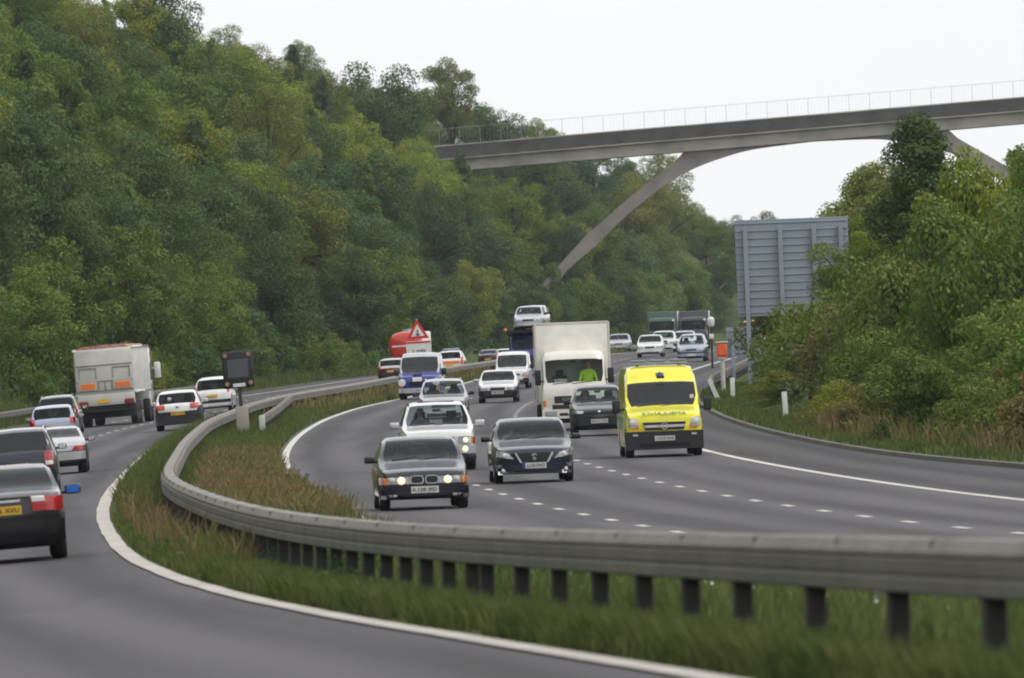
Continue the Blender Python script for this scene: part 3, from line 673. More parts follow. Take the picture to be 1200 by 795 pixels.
# dark blue saloon with round lit headlamps
c = Car('saloon_car', 'ink blue older saloon with round lit headlamps and amber indicators, nearest oncoming car', 'car', 'saloon', (-1.76, 194), 4.43, 1.72, 1.39, M['ink_blue'], 'in', GI, plan=(.86, .95))
c.bumper('front', .22, .44, M['ink_blue'], off=.07)
c.rect('headlight', .56, .565, .62, .135, M['lens'], mirror=True, off=.015)
c.disc('headlamp_bulb', .44, .565, .075, M['lit']); c.disc('headlamp_bulb', .61, .565, .066, M['fog'])
c.rect('indicator', .78, .56, .14, .13, M['amber'], mirror=True, off=.035)
for sx in (-1, 1):
    k = c.rect('grille', sx * .142, .575, .262, .17, M['chrome'], off=.03, rnd=.5); 
    c.rect('grille_slats', sx * .142, .575, .225, .135, M['black'], off=.038, rnd=.5, parent=k)
c.plate(.385, 'K138 JFD', off=.09); c.rect('fog_lamp', .68, .27, .09, .06, M['fog'], mirror=True, off=.085); c.rect('fog_lamp', .57, .27, .08, .06, M['fog'], mirror=True, off=.085)
c.rect('air_intake', 0, .25, .9, .07, M['black'], off=.085)
c.mirrors(m=M['black']); c.wipers()
person('driver of the ink blue saloon, dark clothes, both hands on the wheel', c, -1, M['cloth'], .86, group='people in the vehicles')

# dark saloon with spindle grille
c = Car('saloon_car', 'glossy navy saloon with slanted clear headlights and chrome edged grille in the middle oncoming lane', 'car', 'saloon', (.39, 226), 4.58, 1.80, 1.43, M['navy'], 'in', GI, plan=(.76, .93), wheel_r=.33)
c.bumper('front', .2, .42, M['navy'], wf=.9, off=.03)
c.patch('headlight', [(.44, .53), (.84, .60), (.83, .75), (.56, .66)], M['lens'], mirror=True, off=.02)
c.disc('headlamp_bulb', .66, .625, .05, M['clear'])
g = c.patch('grille', [(-.27, .44), (.27, .44), (.39, .665), (-.39, .665)], M['black'], off=.02)
for sx in (-1, 1): c.patch('grille_edge', [(sx * .27, .45), (sx * .315, .45), (sx * .435, .67), (sx * .385, .67)], M['chrome'], off=.045, n=(2, 4))
h = c.hit(0, .57, 'front'); q = MB(); q.lathe([(-.012, .062), (0, .07), (.012, .062), (0, .055)], 'y', 20); q.box((-.012, 0, .0), (.018, .02, .075), .003, 1, Matrix.Rotation(.35, 3, 'Y')); q.box((.012, 0, -.03), (.06, .02, .016), .003, 1)
e = q.build('emblem', M['chrome'], c.o); e.location = (0, h.y - .05, .575)
c.plate(.385, 'LC56 FWD', band=True, off=.06)
c.patch('air_intake', [(-.5, .2), (.5, .2), (.42, .31), (-.42, .31)], M['black'], off=.045)
c.rect('fog_recess', .70, .3, .2, .17, M['black'], mirror=True, off=.03); c.disc('fog_lamp', .69, .29, .045, M['clear'], off=.06)
c.mirrors(m=M['jet']); c.wipers()
person('driver of the glossy navy saloon in a grey shirt', c, -1, M['cloth3'], .86, group='people in the vehicles')

# white 4x4
c = Car('off_road_car', 'white four by four with roof rails and lit headlights right behind the ink blue saloon', 'car', 'suv', (-1.9, 253), 4.57, 1.86, 1.72, M['white'], 'in', GI, wheel_r=.36, trim=M['silver'], plan=(.86, .95), tyre_w=.24)
c.bumper('front', .42, .62, M['silver'], off=.08); c.bumper('front', .24, .42, M['black'], off=.05, wf=.9)
c.rect('headlight', .66, .75, .38, .2, M['lens'], mirror=True, off=.02, rnd=.3); c.disc('headlamp_bulb', .66, .75, .065, M['lit']); c.disc('fog_lamp', .64, .53, .075, M['lit'], off=.09)
c.rect('indicator', .84, .74, .1, .16, M['amber'], mirror=True, off=.015)
g = c.rect('grille', 0, .745, .8, .19, M['silver'], off=.03); 
for k in range(3): c.rect('grille_bar', 0, .695 + k * .05, .72, .03, M['black'], off=.04, n=(5, 1), parent=g)
c.plate(.5, 'AE05 NRX', off=.11); c.mirrors(size=(.24, .12, .17), m=M['silver']); c.wipers(); c.rails(.68, .42, .86, M['black'])
q = MB(); y = .44 * c.L - c.L / 2; h = c.hit(0, y, 'up'); q.box((0, y + .4, h.z + .01), (.9, .6, .02), .008); q.build('sunroof', M['dash'], c.o)
person('driver of the white four by four in a blue shirt', c, -1, M['cloth2'], .9, group='people in the vehicles')

# ambulance
c = Car('ambulance', 'bright yellow high roof ambulance with a black bumper and a roof light bar', 'ambulance', 'van', (3.84, 264), 5.6, 2.02, 2.36, M['yellow'], 'in', GI, wheel_r=.345, plan=(.9, .97), tyre_w=.22, gl='dglass')
c.bumper('front', .2, .67, M['black'], wf=.985, off=.06)
c.patch('headlight', [(.66, .80), (.93, .78), (.93, 1.03), (.72, 1.0)], M['lens'], mirror=True, off=.02); c.disc('headlamp_bulb', .82, .91, .075, M['clear'], off=.035)
c.rect('indicator', .76, .765, .2, .05, M['amber'], mirror=True, off=.02)
g = c.patch('grille', [(-.5, .70), (.5, .70), (.56, .90), (-.56, .90)], M['black'], off=.02); c.patch('grille_bar', [(-.5, .765), (.5, .765), (.54, .83), (-.54, .83)], M['chrome'], off=.04, parent=g)
h = c.hit(0, .8, 'front'); q = MB(); q.lathe([(-.012, .07), (.012, .07), (.012, .088), (-.012, .088)], 'y', 20); q.box((-.02, 0, 0), (.1, .02, .02), .003, 1); q.box((.03, 0, .02), (.08, .02, .02), .003, 1); e = q.build('emblem', M['chrome'], c.o); e.location = (0, h.y - .055, .80)
c.plate(.485, 'VX53 KHJ', off=.085); c.rect('fog_lamp', .76, .58, .13, .05, M['fog'], mirror=True, off=.075); c.rect('air_intake', 0, .3, 1.3, .12, M['under'], off=.07)
# mirror-written lettering over the bonnet, star of life above the windscreen
hz = [c.hit(0, z, 'front') for z in (1.07, 1.17)]; til = math.atan2(hz[1].y - hz[0].y, hz[1].z - hz[0].z)
hh = c.hit(0, 1.12, 'front'); text('lettering', 'AMBULANCE', .2, M['green'], c.o, (0, hh.y - .03, 1.125), (R(90) - til, 0, 0), mirror=True, width=1.15, ext=.003)
hs_ = [c.hit(0, z, 'front') for z in (2.05, 2.2)]; til = math.atan2(hs_[1].y - hs_[0].y, hs_[1].z - hs_[0].z)
q = MB()
for k in range(3): q.box((0, 0, 0), (.055, .012, .22), .003, 1, Matrix.Rotation(k * PI / 3, 3, 'Y'))
e = q.build('star_badge', mat('badge_blue', (.02, .05, .2), .4), c.o); hh = c.hit(0, 2.12, 'front'); e.location = (0, hh.y - .015, 2.12); e.rotation_euler = (-til, 0, 0)
c.mirrors(z=1.33, yf=.2, size=(.2, .14, .34), m=M['black'], out=.16); c.wipers()
for k in range(6):       # block markings down both sides
    for row in (0, 1):
        for sx in (-1, 1):
            y = -.9 + k * .6 + .3 * row; c.patch('side_block', [(y, .72 + row * .26), (y + .3, .72 + row * .26), (y + .3, .98 + row * .26), (y, .98 + row * .26)], M['green'], 'side', off=.006, thick=.01, side=sx, n=(2, 2))
LBY = -.45
q = MB(); hz = c.hit(0, LBY, 'up').z; q.box((0, LBY, hz + .06), (1.5, .3, .04), .01); 
for sx in (-.55, .55): q.box((sx, LBY, hz + .02), (.08, .2, .08), .01)
lb = q.build('light_bar', M['galv'], c.o); BL = mat('beacon_blue_grey', (.16, .19, .26), .15, coat=1)
for k in (-.52, 0, .52): q = MB(); q.box((k, LBY, hz + .115), (.4, .26, .07), .02); q.build('beacon_lens', BL, lb)
q = MB(); q.box((.74, -1.62, 1.45), (.12, .01, .16), .003, 1); 
hh = c.hit(.78, 1.5, 'front'); q = MB(); q.box((.78, hh.y - .008, 1.5), (.1, .008, .16)); q.build('tax_disc', M['wsign'], c.o)
person('ambulance driver in a blue shirt behind the wide dark windscreen', c, -1, M['cloth2'], .95, group='people in the vehicles')
person('ambulance crew member in a blue shirt in the passenger seat', c, 1, M['cloth2'], .95, drive=False, group='people in the vehicles')

# dark grey hatchback half behind the ambulance
c = Car('hatchback_car', 'dark grey hatchback partly hidden behind the yellow ambulance', 'car', 'hatch', (2.6, 316), 4.0, 1.72, 1.56, M['grey'], 'in', GI, low=M['black'])
c.bumper('front', .24, .56, M['black'], off=.05); c.patch('headlight', [(.5, .70), (.83, .70), (.8, .80), (.48, .78)], M['lens'], mirror=True, off=.02)
c.rect('grille', 0, .72, .86, .1, M['black'], off=.02); c.disc('emblem', 0, .74, .05, M['chrome'], mirror=False); c.plate(.46, 'R417 TVE', off=.075); c.mirrors(m=M['black']); c.wipers()
person('driver of the dark grey hatchback beside the ambulance', c, -1, M['cloth'], .88, group='people in the vehicles')

# box lorry
c = Car('box_lorry', 'cream box lorry with a tall plain body above its cab, centre of the oncoming carriageway', 'lorry', 'cab', (1.98, 333), 2.0, 2.2, 2.6, M['cream'], 'in', GI, wheel_r=.42, style='truck', tyre_w=.26, clr=.42, plan=(.92, .975), low=M['cream'])
c.rect('grille', 0, 1.02, 1.35, .22, M['black'], off=.02); c.rect('grille', 0, .78, 1.5, .14, M['black'], off=.02)
text('lettering', 'DAF', .12, M['galv'], c.o, (-.25, c.hit(0, 1.03, 'front').y - .03, 1.03), (R(90), 0, 0), width=.32)
c.bumper('front', .40, .70, M['cream'], wf=.99, off=.08); c.rect('headlight', .8, .56, .38, .17, M['lens'], mirror=True, off=.1); c.rect('air_intake', 0, .5, 1.05, .16, M['black'], off=.09)
c.plate(.52, 'GN04 UPO', off=.11); c.rect('indicator', 1.0, .9, .1, .2, M['amber'], mirror=True, off=.02)
c.mirrors(z=1.75, yf=.1, size=(.2, .14, .5), m=M['black'], out=.12); c.wipers()
q = MB(); q.box((0, 3.35, 2.2), (2.44, 5.0, 2.62), .06, 3); bx = q.build('cargo_box', M['cream'], c.o)
q = MB()
for sx in (-1, 1): q.box((sx * 1.19, .87, 2.2), (.09, .06, 2.6), .02)
q.box((0, .87, 3.48), (2.4, .06, .08), .02); q.build('box_edge_trim', M['beige'], bx)
q = MB(); q.box((0, 3.0, .78), (.9, 6.2, .22), .02); q.box((.0, 1.4, .62), (2.1, .8, .5), .04); q.build('chassis', M['frame'], c.o)
q = MB(); q.box((0, c.hit(0, 1.0, 'front').y + .3, .33), (2.0, .3, .16), .03); q.build('bumper_skirt', M['black'], c.o)
wm, rm = wheel_meshes(.42, .26, 'truck')
for sx in (-1, 1):
    for dx in (.13, .41):
        w = link('wheel', wm, c.o); w.location = (sx * (1.14 - dx + .05), 4.1, .42); link('rim', rm, w)
hh = c.hit(-.6, 1.62, 'front'); q = MB(); q.box((-.45, hh.y + .14, 1.63), (.42, .02, .12), .004, 1); q.build('dashboard_paper', M['wsign'], c.o)
c.seat = (c.seat[0] - .1, c.seat[1] + .06)
person('person in a bright hi-vis yellow jacket behind the windscreen of the cream box lorry', c, 1, M['hivis'], 1.1, drive=False, group='people in the vehicles')

# silver crossover
c = Car('crossover_car', 'silver crossover with a dark grille following the white four by four', 'car', 'suv', (-2.52, 364), 4.3, 1.80, 1.62, M['silver'], 'in', GI, trim=M['black'], wheel_r=.34)
c.bumper('front', .26, .5, M['silver'], off=.05); c.patch('headlight', [(.46, .64), (.84, .66), (.82, .85), (.5, .78)], M['lens'], mirror=True, off=.02); c.rect('grille', 0, .7, .86, .17, M['black'], off=.03); c.rect('air_intake', 0, .33, 1.2, .16, M['black'], off=.06)
c.disc('emblem', 0, .71, .06, M['chrome'], mirror=False, off=.05); c.plate(.47, 'YS02 LKA', off=.08); c.mirrors(m=M['black']); c.wipers(); c.rails(.62, .45, .85, M['silver'])
# pale saloon
c = Car('saloon_car', 'small white saloon with dark lower bumper ahead of the white van', 'car', 'saloon', (-.7, 436), 4.4, 1.70, 1.40, M['white'], 'in', GI, low=M['black'])
c.bumper('front', .22, .45, M['black'], off=.05); c.rect('headlight', .6, .6, .34, .12, M['lens'], mirror=True, off=.02); c.rect('grille', 0, .6, .62, .11, M['black'], off=.03); c.plate(.44, 'M852 BGH', off=.075); c.mirrors(m=M['silver']); c.wipers()
# white small van
c = Car('small_van', 'white small van with tall windscreen behind the small white saloon', 'van', 'smallvan', (-.08, 500), 4.0, 1.68, 1.82, M['white'], 'in', GI, gl='dglass')
c.bumper('front', .22, .52, M['black'], off=.05); c.patch('headlight', [(.5, .62), (.8, .62), (.78, .86), (.56, .8)], M['lens'], mirror=True, off=.02); c.rect('indicator', .74, .6, .16, .08, M['amber'], mirror=True, off=.02); c.rect('grille', 0, .7, .8, .07, M['black'], off=.02); c.plate(.4, 'HX51 DZC', off=.08); c.mirrors(m=M['black'], size=(.2, .1, .22)); c.wipers()
# blue van in the outside lane
c = Car('blue_van', 'royal blue van with a white square sticker on its bonnet beside the median edge line', 'van', 'smallvan', (-4.3, 466), 4.6, 1.94, 2.12, M['blue'], 'in', GI, roofm=M['silver'], gl='dglass', wheel_r=.36)
c.bumper('front', .3, .52, M['silver'], off=.09); c.bumper('front', .2, .3, M['black'], off=.05); c.rect('bonnet_sticker', -.08, 1.0, .42, .36, M['wsign'], off=.01); c.disc('headlight', .78, .78, .17, M['clear']); c.rect('grille', 0, .72, .9, .2, M['jet'], off=.02)
c.plate(.42, 'T640 OAN', off=.12); c.mirrors(m=M['jet'], size=(.22, .12, .3)); c.wipers(); c.rect('indicator', .84, .58, .16, .08, M['amber'], mirror=True, off=.03)
# cars far up the oncoming side
def simple_front(c, z=.64, gr=True):
    H = c.H; c.bumper('front', .24, .3 * H, c.p, off=.04); c.rect('headlight', .62 * c.W / 1.7, z, .34, .14, M['lens'], mirror=True, off=.02)
    if gr: c.rect('grille', 0, z - .02, .6, .1, M['black'], off=.02)
    c.rect('number_plate', 0, .4, .5, .12, M['plate_w'], off=.07, n=(1, 1)); c.rect('air_intake', 0, .28, 1.1, .1, M['black'], off=.06); c.mirrors(m=M['black'])
c = Car('people_carrier', 'pale blue people carrier coming round the far bend left of the orange phone post', 'car', 'mpv', (10.5, 602), 4.3, 1.76, 1.64, M['bluesilver'], 'in', GI, low=M['black']); simple_front(c, .72)
c = Car('hatchback_car', 'white hatchback leading the far bend, left of the pale blue people carrier', 'car', 'hatch', (8.7, 649), 4.2, 1.72, 1.42, M['white'], 'in', GI); simple_front(c)
c = Car('estate_car', 'white car half hidden behind the far white hatchback', 'car', 'suv', (10.5, 712), 4.4, 1.74, 1.5, M['white'], 'in', GI); simple_front(c)
c = Car('saloon_car', 'white car low behind the pale blue people carrier, only its roof showing', 'car', 'saloon', (12.4, 740), 4.4, 1.72, 1.42, M['white'], 'in', GI); simple_front(c)
c = Car('coupe_car', 'pale car beyond the median grass right of the cream lorry', 'car', 'hatch', (8.3, 800), 4.2, 1.8, 1.42, M['silver'], 'in', GI); simple_front(c)
c = Car('van', 'white van with an orange roof panel glimpsed under the big sign back', 'van', 'smallvan', (17.3, 730), 4.6, 1.9, 2.0, M['white'], 'in', GI, roofm=M['orange']); simple_front(c, .8)
for (x, y, m_, lab) in ((11.35, 775, 'darkgreen', 'distant lorry with a green front beyond the far white cars'), (14.0, 790, 'grey', 'distant lorry with a dark grey front beyond the pale blue people carrier')):
    c = Car('lorry', lab, 'lorry', 'cab', (x, y), 1.9, 2.2, 2.5, M[m_], 'in', GI, wheel_r=.42, style='truck', clr=.42, plan=(.93, .98)); c.rect('headlight', .8, .6, .3, .16, M['lens'], mirror=True); c.rect('grille', 0, .95, 1.3, .3, M['black']); c.rect('number_plate', 0, .55, .5, .12, M['plate_w'], off=.03)
    q = MB(); q.box((0, 3.2, 1.85), (2.3, 4.6, 2.2), .05); q.build('cargo_box', M[m_], c.o); q = MB(); q.box((0, 3, .6), (1, 5.4, .4)); q.build('chassis', M['frame'], c.o)
    wm, rm = wheel_meshes(.42, .26, 'truck')
    for sx in (-1, 1): w = link('wheel', wm, c.o); w.location = (sx * .95, 4, .42)

# car transporter with two cars on its upper deck
c = Car('car_transporter', 'car transporter with a blue cab carrying cars, left of the cream box lorry', 'lorry', 'cab', (.95, 560), 1.9, 2.3, 2.35, M['blue'], 'in', GI, wheel_r=.45, style='truck', clr=.42, plan=(.93, .98))
TR = c
q = MB()
for sx in (-1, 1):
    q.box((sx * 1.18, 3.9, 2.35), (.1, 10.0, .16), .02)
    for y in (1.2, 4.2, 7.2, 8.8): q.cyl((sx * 1.18, y, .8), (sx * 1.18, y, 2.4), .06, n=8)
    q.box((sx * 1.1, 4.9, .95), (.12, 8.0, .2), .02)
q.box((0, 3.9, 2.36), (2.2, 10.0, .06)); q.box((0, 4.9, .9), (2.0, 8.0, .06)); q.box((0, -1.1, 2.42), (2.5, .2, .16), .03); q.build('car_deck', M['frame'], c.o)
q = MB(); q.cyl((-1.28, -1.1, 2.5), (-1.28, -1.1, 2.62), .11, .07); q.build('beacon', M['amber'], c.o)
c.rect('headlight', .85, .6, .3, .16, M['lens'], mirror=True); c.rect('grille', 0, .95, 1.4, .25, M['black']); c.rect('windscreen_sticker', .55, 1.5, .25, .3, M['wsign'])
wm, rm = wheel_meshes(.45, .28, 'truck')
for y in (5.2, 6.4):
    for sx in (-1, 1): w = link('wheel', wm, c.o); w.location = (sx * .98, y, .45); link('rim', rm, w)
for k, (lab, dy, m_, kind) in enumerate((('silver car riding at the front of the transporter upper deck', -1.2, 'silver', 'hatch'), ('pale car riding behind the silver one on the transporter upper deck', 3.0, 'cream', 'hatch'))):
    c = Car('carried_car', lab, 'car', kind, (.95, 560), 3.9, 1.66, 1.40, M[m_], 'in', 'cars carried on the transporter'); simple_front(c)
    c.o.location = TR.o.matrix_basis @ Vector((0, dy + 1.95 - .2, 2.405))

# ------------------------------------------------------------------ our side: traffic driving away
def rear(c, lx, lw, lz, lh, pz, reg=None, lm='red', tall=False):
    c.rect('tail_light', lx, lz, lw, lh, M[lm], 'rear', mirror=True, off=.02, rnd=.2)
    if reg: c.plate(pz, reg, 'rear', M['plate_y'], off=.03)
    else: c.rect('number_plate', 0, pz, .5, .12, M['plate_y'], 'rear', off=.04, n=(1, 1))
c = Car('saloon_car', 'black saloon cut off by the left picture edge with a painted blue reflection in its door mirror', 'car', 'saloon', (-7.45, 149), 4.52, 1.8, 1.42, M['jet'], 'out', GO, gl='pglass', wheel_r=.33, plan=(.8, .93), tyre_w=.23)
c.patch('tail_light', [(.42, .74), (.86, .72), (.88, .93), (.40, .95)], M['red'], 'rear', mirror=True, off=.03); c.patch('reversing_light', [(.42, .87), (.62, .87), (.60, .945), (.41, .95)], M['clear'], 'rear', mirror=True, off=.04)
c.plate(.765, 'LB06 XVU', 'rear', M['plate_y'], off=.03); c.bumper('rear', .28, .6, M['jet'], off=.06); c.rect('boot_trim', 0, .9, .5, .035, M['chrome'], 'rear', off=.02); c.bumper('rear', .2, .28, M['black'], off=.02, wf=.8)
c.mirrors(m=M['jet'], glassm=mat('blue_mirror_reflection', (.03, .16, .55), .15, .3), size=(.24, .11, .15), out=.13)  # blue reflection painted as the colour of the mirror glass
q = MB(); q.cyl((.5, c.L / 2 - .02, .24), (.5, c.L / 2 + .1, .24), .04, n=10); q.build('exhaust', M['chrome'], c.o)
person('driver of the black saloon seen from behind', c, -1, M['cloth'], .86, group='people in the vehicles')
c = Car('estate_car', 'dark navy estate with silver roof rails between the black saloon and the silver coupe', 'car', 'suv', (-11.66, 240), 4.65, 1.85, 1.60, M['navy'], 'out', GO, wheel_r=.34, gl='dglass')
rear(c, .75, .2, .84, .36, .7, 'KP03 EYT'); c.rect('reversing_light', .75, .74, .18, .09, M['clear'], 'rear', mirror=True, off=.03); c.bumper('rear', .26, .56, M['navy'], off=.07); c.rails(.66, .40, .9, M['chrome']); c.mirrors()
c = Car('sports_coupe', 'silver sports coupe with rounded tail in front of the navy estate', 'car', 'coupe', (-12.45, 277), 4.35, 1.72, 1.29, M['silver'], 'out', GO, wheel_r=.34, plan=(.75, .92), low=M['black'], tyre_w=.26)
c.patch('tail_light', [(.46, .64), (.8, .62), (.82, .74), (.56, .76)], M['red'], 'rear', mirror=True, off=.02); c.plate(.5, 'W911 RJB', 'rear', M['plate_y']); c.bumper('rear', .38, .6, M['silver'], off=.05); c.bumper('rear', .22, .38, M['black'], off=.03); c.mirrors(m=M['black'])
c = Car('hatchback_car', 'pale blue silver hatchback beyond the silver sports coupe', 'car', 'hatch', (-16.4, 364), 3.85, 1.66, 1.44, M['bluesilver'], 'out', GO)
rear(c, .72, .2, .86, .24, .62); c.bumper('rear', .26, .52, M['bluesilver'], off=.05); c.mirrors(m=M['black'])
c = Car('people_carrier', 'very dark people carrier close to the left verge just behind the tipper lorry', 'car', 'mpv', (-18.2, 408), 4.4, 1.74, 1.58, M['jet'], 'out', GO, gl='pglass', trim=M['black'])
rear(c, .74, .2, .84, .28, .66); c.bumper('rear', .26, .54, M['jet'], off=.06); c.mirrors(); c.rails(.6, .42, .88, M['silver'])
c = Car('hatchback_car', 'white hatchback with black lower bumper right of the tipper lorry', 'car', 'hatch', (-12.6, 384), 4.2, 1.76, 1.49, M['white'], 'out', GO, low=M['black'])
rear(c, .64, .34, .88, .2, .62, 'SF07 CKE'); c.bumper('rear', .22, .56, M['black'], off=.05); c.mirrors(m=M['white']); c.disc('emblem', 0, .88, .055, M['chrome'], 'rear', mirror=False); 
hh = c.hit(.3, 1.2, 'rear'); q = MB(); q.box((.28, hh.y + .01, 1.18), (.14, .01, .12)); q.build('window_sticker', M['wsign'], c.o)
c = Car('people_carrier', 'white people carrier with a black bumper strip beside the dark matrix sign', 'car', 'mpv', (-13.85, 471), 4.3, 1.76, 1.66, M['white'], 'out', GO)
rear(c, .76, .14, 1.05, .3, .78); c.bumper('rear', .28, .44, M['white'], off=.05); c.bumper('rear', .46, .6, M['black'], off=.06); c.mirrors(m=M['black'])
c = Car('hatchback_car', 'maroon hatchback with a pale roof behind the blue van, beyond the barrier', 'car', 'hatch', (-7.75, 650), 4.1, 1.72, 1.42, M['maroon'], 'out', GO, roofm=M['silver']); rear(c, .7, .2, .86, .2, .6); c.bumper('rear', .24, .5, M['black'], off=.05)
c = Car('estate_car', 'white estate with an orange red band across its tailgate beyond the barrier', 'car', 'suv', (-4.2, 686), 4.75, 1.86, 1.58, M['white'], 'out', GO)
c.rect('tailgate_band', 0, .78, 1.3, .2, M['orange'], 'rear', off=.01); rear(c, .8, .16, .86, .5, .58, lm='redp'); c.bumper('rear', .24, .5, M['white'], off=.05)
c.patch('side_band', [(-1.6, .62), (2.0, .62), (2.0, .85), (-1.6, .85)], M['orange'], 'side', off=.006, thick=.01, side=-1, n=(6, 2))
q = MB(); q.box((0, -.2, 1.66), (1.1, .3, .11), .03); q.build('light_bar', M['bluesilver'], c.o)
c = Car('saloon_car', 'small dark saloon farthest away beyond the barrier, left of the car transporter', 'car', 'saloon', (-2.05, 850), 4.4, 1.72, 1.42, M['grey'], 'out', GO); rear(c, .66, .24, .8, .14, .6); c.bumper('rear', .24, .5, M['grey'], off=.05)
c = Car('hatchback_car', 'tiny white hatchback beside the far dark saloon beyond the barrier', 'car', 'hatch', (-.75, 872), 4.0, 1.7, 1.42, M['white'], 'out', GO); rear(c, .7, .2, .86, .2, .6); c.bumper('rear', .24, .5, M['white'], off=.05)

# tipper lorry
def truck_root(name, label, x, y, L, group=GO):
    sl_ = slope(LE, y); return thing(name, label, 'lorry', (x + sl_ * L / 2, y + L / 2, float(zlx(x + sl_ * L / 2, y + L / 2))), (-math.atan(slope(zl, y + L / 2)), math.atan(float(XF(y + L / 2))), PI - math.atan(sl_)), group)
L_ = 11.5; t = truck_root('tipper_lorry', 'tall white bulk tipper lorry with orange marker boards on its tailgate', -17.3, 436, L_ + 2.4)
h = (L_ + 2.4) / 2      # local +y is the rear
q = MB(); q.box((0, h - L_ / 2, 2.32), (2.5, L_ - .1, 1.96), .05, 2); bd = q.build('tipper_body', M['beige'], t)
q = MB()
for sx in (-1, 1):
    for k in range(12): q.box((sx * 1.262, h - .5 - k * .95, 2.3), (.05, .09, 1.9), .01, 1)
    q.box((sx * 1.27, h - L_ / 2, 3.29), (.07, L_, .1), .02); q.box((sx * 1.27, h - L_ / 2, 1.38), (.07, L_, .1), .02)
q.build('side_rib', M['white'], bd)
q = MB(); q.prism([(-1.22, 3.27), (1.22, 3.27), (.95, 3.42), (0, 3.47), (-.95, 3.42)], 'y', h - L_ + .1, h - .15); q.build('load_sheet', mat('red_brown_sheet', (.3, .1, .08), .7, col2=(.5, .3, .26)), t)
q = MB(); q.box((0, h + .0, 2.32), (2.42, .06, 1.86), .02); tg = q.build('tailgate', M['beige'], t)
q = MB()
for z in (2.62, 1.93, 1.52): q.box((0, h + .045, z), (2.4, .03, .035), .006, 1)
for x in (-.28, .28, 0): q.box((x, h + .045, 1.75), (.04, .03, .42), .006, 1)
for sx in (-1, 1):
    q.box((sx * .72, h + .045, 2.5), (.74, .03, .03)); q.box((sx * .36, h + .045, 2.27), (.03, .03, .44)); q.box((sx * 1.08, h + .045, 2.27), (.03, .03, .44))
q.build('tailgate_rib', mat('seam_grey', (.22, .22, .21), .6), tg)
q = MB()
for sx in (-1, 1): q.box((sx * .74, h + .06, 1.74), (.78, .03, .36), .01, 1)
mb_ = q.build('marker_board', mat('marker_backing', (.5, .42, .34), .6), tg)
for sx in (-1, 1): q = MB(); q.box((sx * .74, h + .078, 1.74), (.62, .02, .22), .008, 1); q.build('marker_stripe', M['orange'], mb_)
q = MB(); q.box((0, h - .02, 1.14), (2.44, .12, .5), .03); q.build('rear_valance', M['beige'], t)
q = MB(); q.box((.12, h + .055, 1.08), (.5, .02, .16)); q.build('number_plate', M['plate_y'], t)
DRL = mat('dirty_red_lens', (.16, .02, .02), .4)
for sx in (-1, 1): q = MB(); q.box((sx * .98, h + .05, .98), (.4, .06, .26), .03); q.build('tail_light', DRL, t)
q = MB(); q.box((0, h - L_ / 2, .95), (1.1, L_, .4), .03); q.box((0, h - .1, .72), (2.36, .14, .2), .03); q.box((0, -h + 1.5, .8), (1.0, 4, .3)); q.box((0, h - .8, .6), (2.3, .05, .5)); q.build('chassis', M['frame'], t)
wm, rm = wheel_meshes(.5, .3, 'truck')
for y in (h - 1.3, h - 2.6, h - 3.9, -h + 3.2, -h + 1.4):
    for sx in (-1, 1): w = link('wheel', wm, t); w.location = (sx * 1.08, y, .5); w.rotation_euler = (0, 0, 0 if sx > 0 else PI); link('rim', rm, w)
q = MB(); q.box((0, -h + 1.15, 1.9), (2.45, 2.2, 2.7), .12, 3); cb = q.build('cab', M['white'], t)
q = MB(); q.box((0, -h + .01, 2.15), (2.1, .06, .9), .03); 
for sx in (-1, 1): q.box((sx * 1.225, -h + .8, 2.2), (.03, 1.0, .8), .01)
q.build('cab_window', M['black'], cb)
for sx in (-1, 1):
    q = MB(); q.box((sx * 1.5, -h + .5, 2.2), (.28, .12, .7), .05); q.cyl((sx * 1.2, -h + .5, 2.3), (sx * 1.5, -h + .5, 2.3), .025); q.build('door_mirror', M['white'], cb)

# tanker lorry
L_ = 9.0; t = truck_root('tanker_lorry', 'petrol tanker with a rounded red rear end and white tank behind the red triangle sign', -7.45, 720, L_ + 2.4); h = (L_ + 2.4) / 2
q = MB(); n = 28
def ov(y, k): return [(1.22 * k * math.copysign(abs(math.cos(a)) ** .75, math.cos(a)), y, 2.05 + 1.0 * k * math.copysign(abs(math.sin(a)) ** .8, math.sin(a))) for a in np.linspace(0, 2 * PI, n, endpoint=False)]
def tank(sts, m, nm):
    q = MB(); v = []; f = []
    for y, k in sts: v += ov(y, k)
    for i in range(len(sts) - 1):
        for j in range(n): f.append((i * n + j, i * n + (j + 1) % n, (i + 1) * n + (j + 1) % n, (i + 1) * n + j))
    f.append(tuple(range(n))); f.append(tuple(range(len(v) - n, len(v)))); q.add(v, f); return q.build(nm, m, t)
tank([(h - .01, .55), (h - .05, .8), (h - .16, .93), (h - .4, 1.0), (h - 1.0, 1.003)], M['redp'], 'tank_end'); tank([(h - 1.0, .997), (-h + 3.0, .997), (-h + 2.7, .9), (-h + 2.6, .6)], M['white'], 'tank')
q = MB(); q.box((0, h - 4.5, 3.06), (.5, 7.5, .12), .03)
for k in range(4): q.cyl((0, h - 1.6 - k * 1.8, 3.05), (0, h - 1.6 - k * 1.8, 3.25), .25, n=14)
q.build('walkway', M['galv'], t)
q = MB(); q.box((0, h - .1, .95), (2.4, .2, .3), .03); q.box((0, 0, .85), (1.0, 2 * h - .6, .3)); q.build('chassis', M['white'], t)
for sx in (-1, 1): q = MB(); q.box((sx * .95, h + .01, .95), (.4, .03, .16)); q.build('tail_light', M['red'], t)
q = MB(); q.box((.0, h - .0, 2.05), (1.9, .035, .12)); q.build('tank_stripe', M['wsign'], t)
for y in (h - 1.3, h - 2.5, -h + 1.6):
    for sx in (-1, 1): w = link('wheel', wm, t); w.location = (sx * 1.08, y, .5); link('rim', rm, w)
